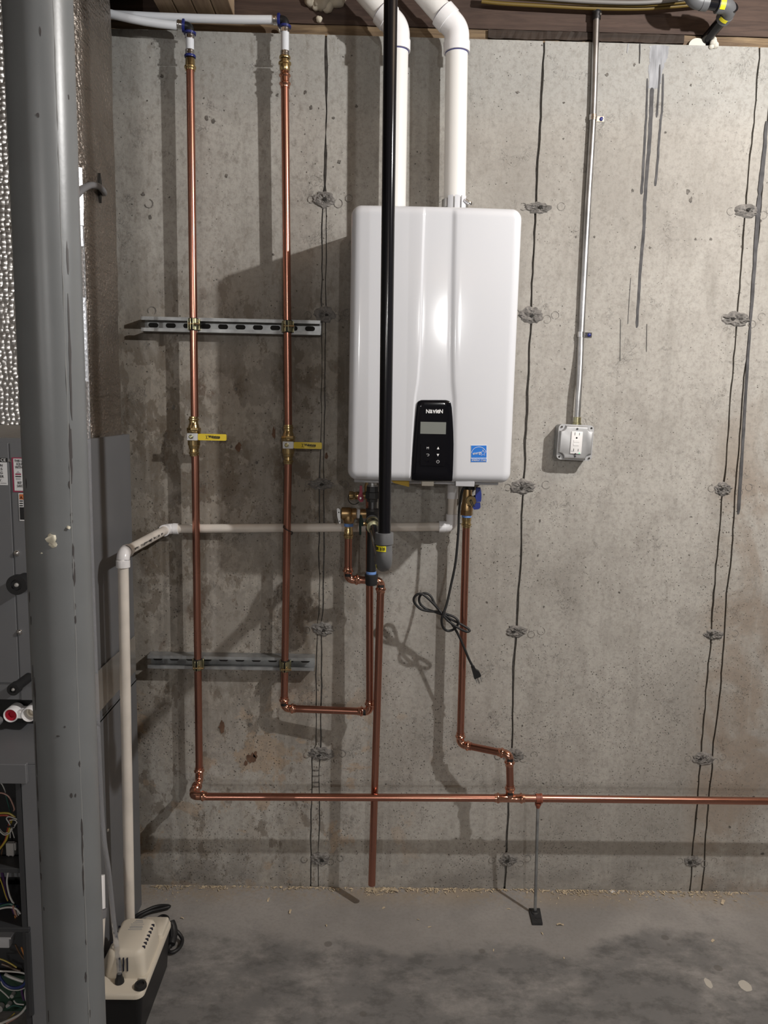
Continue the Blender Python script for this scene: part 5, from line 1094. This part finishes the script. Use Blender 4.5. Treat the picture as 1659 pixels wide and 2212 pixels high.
R = [.0190, .0194, .0194, .0170, .0172, .0176] + [.0176] * (len(P) - 9) + [.0176, .0180, .0186]
el = MB().tube(P, R, 32).build('elbow', M['greyfit'], gl)
yl = MB().patch(GE, gu, .01765, -1.30, .20, .0335, .0455, 14, .0004).build('yellow_label', M['ylabel'], el)
m = MB(); rnd = random.Random(4)
for i in range(16):
    a = -1.2 + i * .082
    if i in (6, 7, 11): continue
    m.patch(GE, gu, .0181, a, a + .05, .035 + rnd.uniform(0, .002), .044 - rnd.uniform(0, .002), 2, .0003)
m.build('label_print', M['ink'], yl, smooth=False)
MB().patch(GE, gd * -1, .0168, -.5, .3, .004, .014, 6, .0004, ref=(-1, 0, 0)).build('yellow_label', M['ylabel'], el)

# cold service valve
cv = thing('service_valve', 'brass service valve with navy blue levers, right under the heater', 'valve', V(.279, .08, 1.25)); B_ = M['brass_dull']
MB().lathe(V(.2790, .074, 1.2420), (0, 0, 1), [(0, .0185), (.001, .0190), (.014, .0190), (.015, .0180)], 6, rot=.2).build('hex_nut', B_, cv)
MB().lathe(V(.2790, .074, 1.2565), (0, 0, 1), [(0, .0178), (.010, .0178), (.026, .0150), (.034, .0135), (.046, .0140), (.060, .0130), (.082, .0125)], 24).build('body', B_, cv)
MB().lathe(V(.2790, .074, 1.2355), (0, 0, 1), [(0, .0142), (.002, .0146), (.006, .0142)], 22).build('thread_tape', M['tape'], cv)
cc = MB().lathe(V(.2855, .085, 1.289), (0, -1, 0), [(0, .0100), (.018, .0105), (.020, .0148), (.030, .0150), (.032, .0138)], 26).build('drain_cap', M['brass'], cv)
MB().tube(smooth_path([V(.297, .119, 1.273), V(.291, .1185, 1.281), V(.2865, .1185, 1.291), V(.2835, .1185, 1.292), V(.2825, .1185, 1.288), V(.286, .1185, 1.281), V(.292, .1185, 1.272)], 5), .0013, 8).build('cap_strap', M['rubber'], cc)
for pts in ([(1029, 1053), (1038, 1053.5), (1040, 1066), (1040, 1077), (1039, 1084), (1028, 1085), (1027, 1075)], [(1029, 1086), (1037.5, 1086), (1038, 1096), (1034, 1100), (1024, 1101), (1021, 1096)]):
    MB().prism([at(a, c, .105) for a, c in pts], (0, .012, 0)).build('lever', M['blue'], cv)
MB().lathe(V(.296, .088, 1.296), (1, 0, 0), [(0, .007), (.014, .007)], 14).build('stem', M['blackplastic'], cv)
MB().lathe(V(.2830, .09, 1.3200), (0, 0, 1), [(0, .0150), (.014, .0165), (.036, .0165)], 22).build('strainer_cap', M['blackplastic'], cv)

# ================================================================== conduit, outlet box
cd = thing('conduit_pipe', 'galvanised electrical conduit running down the right side of the wall to the outlet box', 'conduit', V(.603, .012, 1.53)); rc = .0090
cpth = [V(.598, .0125, 2.640), V(.600, .0125, 2.55), V(.604, .0125, 2.375), V(.603, .0125, 2.15), V(.6035, .0125, 1.95), V(.6045, .0125, 1.775), V(.6045, .015, 1.72), V(.603, .024, 1.65), V(.602, .0285, 1.60), V(.602, .029, 1.535)]
MB().tube(smooth_path(cpth, 6), rc, 22).build('tube_length', M['zinc'], cd)
for x, z in ((.604, 2.375), (.6045, 1.775)):
    s_ = MB(); s_.patch(V(x, .0125, z), (0, 0, 1), rc + .0004, -1.75, 1.75, -.0075, .0075, 14, .0014)
    s_.patch(V(x, .0125, z), (0, 0, 1), rc + .0016, -1.3, 1.3, -.0015, .0015, 12, .0012)
    s_.box((x + .0095, -.0018, z - .0075), (x + .034, -.0036, z + .0075), .0006, 1); s_.box((x + .0090, -.0018, z - .0075), (x + .0106, -.0125, z + .0075))
    s_ = s_.build('strap', M['chrome'], cd); MB().lathe(V(x + .0255, .0036, z), (0, -1, 0), [(0, .0058), (.003, .0056), (.0045, .003)], 6).build('strap_screw', M['navy'], s_)
MB().lathe(V(.598, .0125, 2.632), (0, 0, 1), [(0, .0115), (.018, .0115), (.020, .0135), (.028, .0135)], 20).build('connector', M['darksteel'], cd); MB().lathe(V(.6045, .0235, 2.641), (.3, -1, 0), [(0, .003), (.004, .003)], 8).build('connector_screw', M['chrome'], cd)
MB().lathe(V(.602, .029, 1.5115), (0, 0, 1), [(0, .0130), (.005, .0130), (.006, .0112), (.022, .0112), (.023, .0100)], 20).build('box_connector', M['yzinc'], cd)
bx = thing('outlet_box', 'square steel outlet box with a white GFCI receptacle at the conduit end', 'outlet', V(.594, 0, 1.461)); cx, cz, hw = .5940, 1.4605, .0505
tilt = Matrix.Translation(V(cx, 0, cz)) @ Matrix.Rotation(math.radians(1.6), 4, 'Y') @ Matrix.Translation(-V(cx, 0, cz))
def tl(p): return tilt @ Vector(p)
m = MB()
for d in (.0005, .050): m.v += [tl(V(cx + a, d, cz + c)) for a, c in rrect(2 * hw, 2 * hw, .010, 5)]
n = len(m.v) // 2
m.f += [tuple(reversed(range(n))), tuple(range(n, 2 * n))] + [(k, (k + 1) % n, n + (k + 1) % n, n + k) for k in range(n)]
box = m.build('box_body', M['galv'], bx)
m = MB(); lv_ = [(.0504, 0.0, .012), (.0524, 0.0, .012)]
for d, ins, r in lv_: m.v += [tl(V(cx + a, d, cz + c)) for a, c in rrect(2 * (hw + .0015), 2 * (hw + .0015), r, 6)]
n = len(m.v) // 2
m.f += [tuple(reversed(range(n))), tuple(range(n, 2 * n))] + [(k, (k + 1) % n, n + (k + 1) % n, n + k) for k in range(n)]
cov = m.build('cover', M['coverplate'], bx)
# raised field with notched corners
def notch(s, q, k=6):
    out = []
    for i, (sx_, sz_) in enumerate(((1, 1), (-1, 1), (-1, -1), (1, -1))):
        seg = []
        for j in range(k + 1):
            a = PI / 2 * j / k; seg.append((sx_ * (s - q * math.sin(a)), sz_ * (s - q * math.cos(a))))
        out += seg if sx_ * sz_ > 0 else seg[::-1]
    return out
m = MB(); L = [(notch(.0495, .0165), .0526), (notch(.0470, .0155), .0600), (notch(.0455, .0150), .0618), (notch(.0435, .0145), .0624)]
for pts, d in L: m.v += [tl(V(cx + a, d, cz + c)) for a, c in pts]
n = len(L[0][0])
for i in range(3):
    for k in range(n): a, c = i * n + k, i * n + (k + 1) % n; m.f.append((a, c, c + n, a + n))
m.f += [tuple(reversed(range(n))), tuple(range(3 * n, 4 * n))]
rf = m.build('raised_field', M['coverplate'], bx, sharp=30)
for sx_, sz_, h in ((1, 1, 1), (-1, -1, 1), (-1, 1, 0), (1, -1, 0)):
    q = tl(V(cx + sx_ * .0440, .0526, cz + sz_ * .0440)); MB().lathe(q, (0, -1, 0), [(0, .0030), (.0006 if h else .003, .0030)], 12).build('corner_hole' if h else 'cover_screw', M['hole'] if h else M['chrome'], cov)
for dz in (.0400, -.0400): q = tl(V(cx, .0625, cz + dz)); MB().lathe(q, (0, -1, 0), [(0, .0032), (.0018, .0028)], 12).build('cover_screw', M['darksteel'], rf)
rec = MB(); rec.box(V(cx - .0165, .0622, cz - .0325), V(cx + .0165, .0665, cz + .0325), .0012, 2, tilt); rec = rec.build('receptacle', M['outlet'], bx)
def rb(x0, x1, z0, z1, mt, name, d=.0669): return MB().box(V(cx + x0, .0655, cz + z0), V(cx + x1, d, cz + z1), 0, 1, tilt).build(name, mt, rec, smooth=False)
for s in (1, -1):
    zc_ = s * .0215 + (.004 if s > 0 else 0)
    rb(-.0075, -.0060, zc_ - .0042, zc_ + .0042, M['ink'], 'blade_slot'); rb(.0058, .0072, zc_ - .0036, zc_ + .0036, M['ink'], 'blade_slot')
    q = tl(V(cx - .0008, .0655, cz + zc_ - .0115)); MB().lathe(q, (0, -1, 0), [(0, .0026), (.0014, .0026)], 12).build('ground_hole', M['ink'], rec)
rb(-.0085, .0075, .0010, .0075, M['outlet'], 'test_button', .0678); rb(-.0085, .0075, -.0085, -.0020, M['outlet'], 'test_button', .0678)
rb(.0090, .0125, -.0312, -.0292, M['led'], 'indicator_light', .0668); rb(-.0145, -.0075, -.0262, -.0245, M['greyink'], 'print_line', .0667)
# cables above the conduit
for i, (pts, c_, lab_) in enumerate((([(1040, 3), (1090, 8), (1180, 13), (1290, 18), (1400, 18), (1520, 8)], 'nm', 'yellow sheathed cable sagging along the rim board, lowest of the cables'), ([(1080, -6), (1180, 1), (1290, 8), (1400, 10), (1520, 0)], 'nm', 'yellow sheathed cable along the rim board, just under the grey one'), ([(1060, -12), (1180, -3), (1290, 4), (1400, 5), (1500, -6)], 'greycable', 'grey sheathed cable along the rim board above the yellow ones'))):
    tag(MB().tube(smooth_path([at(a, c, .022 + .013 * i) for a, c in pts], 5), .0052, 10).build('electrical_cable', M[c_]), lab_, 'cable', 'cables along the rim board')
tag(MB().tube(smooth_path([V(.598, .0125, 2.655), V(.599, .014, 2.70), V(.598, .02, 2.76), V(.60, .03, 2.88)], 5), .0048, 10).build('electrical_cable', M['nm']), 'short yellow cable rising straight out of the conduit top', 'cable')

# gas line and foam at the top right
tr = thing('gas_pipe', 'short black gas pipe through the wall top with grey elbows, top right corner', 'pipe', at(1530, 90, .0)); a0, a1 = at(1512, 101, -.035), at(1584, 14, .11)
a0 = V(a0.x, -.05, a0.z - .012) if False else a0
MB().tube([a0, a1], .0150, 26).build('pipe_length', M['blackpipe'], tr)
dn = (a1 - a0).normalized(); lf = (at(1490, 4, .12) - a1).normalized(); a2 = at(1492, 2, .125)
sock_elbow(a1, -dn, lf, .0190, .046, .026, M['greyfit'], 'elbow', tr, .0015, .018)
MB().tube([a1 + lf * .047, a2 - lf * .02], .0150, 24).build('pipe_length', M['blackpipe'], tr)
sock_elbow(a2, -lf, (0, .2, 1), .0190, .046, .026, M['greyfit'], 'elbow', tr, .0015, .018)
MB().patch(a1, lf, .0212, -.9, 1.2, .030, .044, 8, .0004, ref=(0, -1, 0)).build('yellow_label', M['ylabel'], tr); MB().patch(a1, -dn, .0212, -.6, .5, .026, .036, 6, .0004).build('yellow_label', M['ylabel'], tr); MB().patch(a2, -lf, .0212, -1.2, -.1, .026, .04, 6, .0004).build('yellow_label', M['ylabel'], tr)
def blob(name, pts, mt, label, cat):
    m = MB(); rnd = random.Random(len(pts) + int(pts[0][3] * 1000))
    for x, d, z, r in pts:
        b_ = bmesh.new(); bmesh.ops.create_icosphere(b_, subdivisions=3, radius=r)
        for v in b_.verts: v.co *= 1 + .22 * NZE.noise(v.co * (1.6 / r) + Vector((x * 9, z * 7, 1)))
        m.bm(b_, Matrix.Translation(V(x, d, z)))
    return tag(m.build(name, mt, None, 60), label, cat)
q = at(1541, 95, .006); blob('foam_lump', [(q.x, .006, q.z + .004, .010), (q.x + .007, .004, q.z - .002, .009), (q.x - .004, .003, q.z - .006, .007), (q.x + .003, .002, q.z + .013, .007)], M['foam2'], 'white foam lump at the foot of the top right gas pipe', 'foam')
q = at(1503, 84, .0); MB_ = MB().prism([V(q.x + .006 + .024 * math.cos(PI * i / 10), -.0065, ZT + .0006 + .020 * math.sin(PI * i / 10)) for i in range(11)], (0, -.0045, 0)); tag(MB_.build('pipe_sleeve', M['foam2']), 'pale plastic sleeve end in the wall top behind the gas pipe', 'sleeve')
blob('foam_patch', [(-.165, -.004, 2.672, .030), (-.195, -.004, 2.672, .022), (-.125, -.003, 2.676, .026), (-.150, -.004, 2.652, .016), (-.182, -.004, 2.655, .014)], M['foam'], 'cream spray foam stuck on the brown rim board', 'foam')
q = at(689, 40, .0); blob('foam_drip', [(q.x, -.004, q.z, .009)], M['foam'], 'single drop of cream foam below the foam patch', 'foam')
q = at(607, 66, .0); blob('foam_drip', [(q.x - .003, .002, q.z, .006)], M['foam2'], 'tiny white foam bead at the wall top behind the second white tube', 'foam')

# ================================================================== pipe stand
ps = thing('pipe_stand', 'threaded steel rod stand on a black foot, propping the low copper main', 'stand', (.525, -.128, 0))
f0 = [atz(1142, 1966, .0), atz(1166, 1966, .0), atz(1172, 1999, .0), atz(1150, 1999, .0)]
foot = MB().prism(f0, (0, 0, .007)).build('foot_plate', M['iron'], ps, smooth=False)
fb = Vector((.5300, -.1285, .0072)); ft_ = V(.5170, DM, .3700)
MB().lathe(fb, (0, 0, 1), [(0, .012), (.003, .011), (.005, .0075), (.010, .007)], 18).build('socket', M['iron'], ps)
MB().box((fb.x - .004, fb.y - .026, .0072), (fb.x + .012, fb.y - .023, .0082)).build('rib', M['iron'], foot, smooth=False)
ax = (ft_ - fb); Lr = ax.length; m = MB(); pr = [(0.0095, .0046)]; t = .012
while t < Lr - .004: pr += [(t, .0042), (t + .0016, .0049)]; t += .0032
pr.append((Lr, .0045)); m.lathe(fb, ax, pr, 12); m.build('threaded_rod', M['galv'], ps, sharp=60)
xh = .5175; zh = zm(.5)
h_ = MB().patch(V(xh - .008, DM, zh), (1, 0, 0), RP + .0006, -PI, PI, 0, .0165, 26, .0022); h_ = h_.build('hanger_ring', M['hanger'], ps)
MB().patch(V(xh - .008, DM, zh), (1, 0, 0), RP + .0029, -1.9, .7, .013, .0185, 16, .0012).build('hanger_lip', M['hanger'], ps)
MB().lathe(V(xh, DM, zh - RP - .0028), (0, 0, -1), [(0, .0095), (.004, .0100), (.008, .0085), (.013, .0060), (.016, .0055)], 18).build('hanger_nut', M['hanger'], ps)

# ================================================================== debris on the floor
proto = []
def chip_mesh(seed):
    rnd = random.Random(seed); m = MB(); L, Wd, T = rnd.uniform(.5, 1.2), rnd.uniform(.12, .36), rnd.uniform(.02, .06); n = 4
    for i in range(n + 1):
        x = (i / n - .5) * L; w = Wd * (1 - abs(i / n - .5) * rnd.uniform(.3, 1.2)) / 2 + .02; z = T + .12 * math.sin(i * rnd.uniform(.6, 1.2))
        m.v += [Vector((x, -w, z)), Vector((x, w, z + rnd.uniform(-.03, .06))), Vector((x, w, z - T)), Vector((x, -w, z - T))]
    for i in range(n):
        for q in range(4): m.f.append((4 * i + q, 4 * i + (q + 1) % 4, 4 * i + 4 + (q + 1) % 4, 4 * i + 4 + q))
    m.f += [(0, 1, 2, 3), (4 * n, 4 * n + 3, 4 * n + 2, 4 * n + 1)]
    return m
chips = [chip_mesh(i) for i in range(8)]
names = {}
for i, (px, py, s, lab_) in enumerate(((627, 1970, .020, 'pale curled wood chip on the floor left of centre'), (829, 1962, .018, 'upright pale wood chip below the copper discharge pipe'), (849, 1926, .030, 'large orange-tan wood chip by the wall at the discharge pipe'), (705, 2000, .016, 'small wood chip on the dark stain edge left of the discharge pipe'), (903, 1988, .014, 'small pale wood chip right of the discharge pipe'), (928, 2003, .012, 'tiny pale chip near the middle of the floor'), (1099, 1964, .012, 'white chip on the floor left of the stand foot'), (1210, 1999, .030, 'long thin wood sliver just right of the stand foot'), (1171, 2017, .012, 'small tan chip in front of the stand foot'), (1540, 2033, .022, 'blunt tan wood scrap alone on the right side of the floor'), (1562, 1950, .026, 'flat tan wood scrap by the wall at the far right'), (1218, 2070, .012, 'small yellow chip on the floor in front of the stand'), (393, 1985, .020, 'thin wood sliver on the floor right of the pump cord'), (1066, 2053, .010, 'tiny yellow chip left in front of the stand'), (580, 1944, .018, 'curled shaving lying just off the wall left of the second riser'))):
    p = atz(px, py, 0); me = chips[i % 8]; rnd = random.Random(i + 50); a = rnd.uniform(0, 3); ca, sa = math.cos(a), math.sin(a); m = MB()
    m.v = [Vector((p.x + s * (v.x * ca - v.y * sa), p.y + s * (v.x * sa + v.y * ca), s * v.z - min(w.z for w in me.v) * s + .0002)) for v in me.v]; m.f = list(me.f)
    tag(m.build('wood_chip', M['chip'], None, smooth=False), lab_, 'wood chip', 'loose wood chips')
rnd = random.Random(77); m = MB()
def scatter(n, x0, x1, dmax, s0, s1):
    for _ in range(n):
        me = chips[rnd.randrange(8)]; x = rnd.uniform(x0, x1); d = abs(rnd.gauss(0, dmax)) * (0.5 + .7 * abs(NZE.noise(Vector((x * 6, 2, 2))))) + .004; s = rnd.uniform(s0, s1); a = rnd.uniform(0, PI); ca, sa = math.cos(a), math.sin(a); b0 = len(m.v); lo = min(w.z for w in me.v)
        m.v += [Vector((x + s * (v.x * ca - v.y * sa), min(-d + s * (v.x * sa + v.y * ca), -.003), s * (v.z - lo) + .0002 + rnd.uniform(0, .002) * (d < .03))) for v in me.v]; m.f += [tuple(b0 + k for k in f) for f in me.f]
scatter(460, -.69, 1.25, .013, .004, .014); scatter(170, .005, .10, .026, .004, .014); scatter(90, .14, .42, .022, .004, .014); scatter(160, .62, 1.2, .04, .004, .014); scatter(70, -.69, -.45, .055, .003, .010); scatter(60, -.5, 1.2, .09, .002, .006)
tag(m.build('wood_shavings', M['chip'], None, smooth=False), 'scatter of pale wood shavings along the foot of the concrete wall', 'shavings', None, 'stuff')
p = atz(1322, 1926, 0); tag(MB().box((p.x - .007, p.y - .007, .0004), (p.x + .007, p.y + .007, .0022), .0006, 1, Matrix.Translation(Vector((p.x, p.y, 0))) @ Matrix.Rotation(.5, 4, 'Z') @ Matrix.Translation(Vector((-p.x, -p.y, 0)))).build('plastic_washer', M['paper'], None, smooth=False), 'small square white washer by the wall, right of the stand', 'washer')
for px, py, a_, b_ in ((1610, 2130, .017, .021), (1530, 2124, .010, .018)):
    p = atz(px, py, 0); rnd = random.Random(px); MB().prism([Vector((p.x + a_ * math.cos(2 * PI * i / 16) * rnd.uniform(.9, 1.1), p.y + b_ * math.sin(2 * PI * i / 16) * rnd.uniform(.9, 1.1), .0001)) for i in range(16)], (0, 0, .0006)).build('paint_spot', M['spot'], floor, smooth=False)
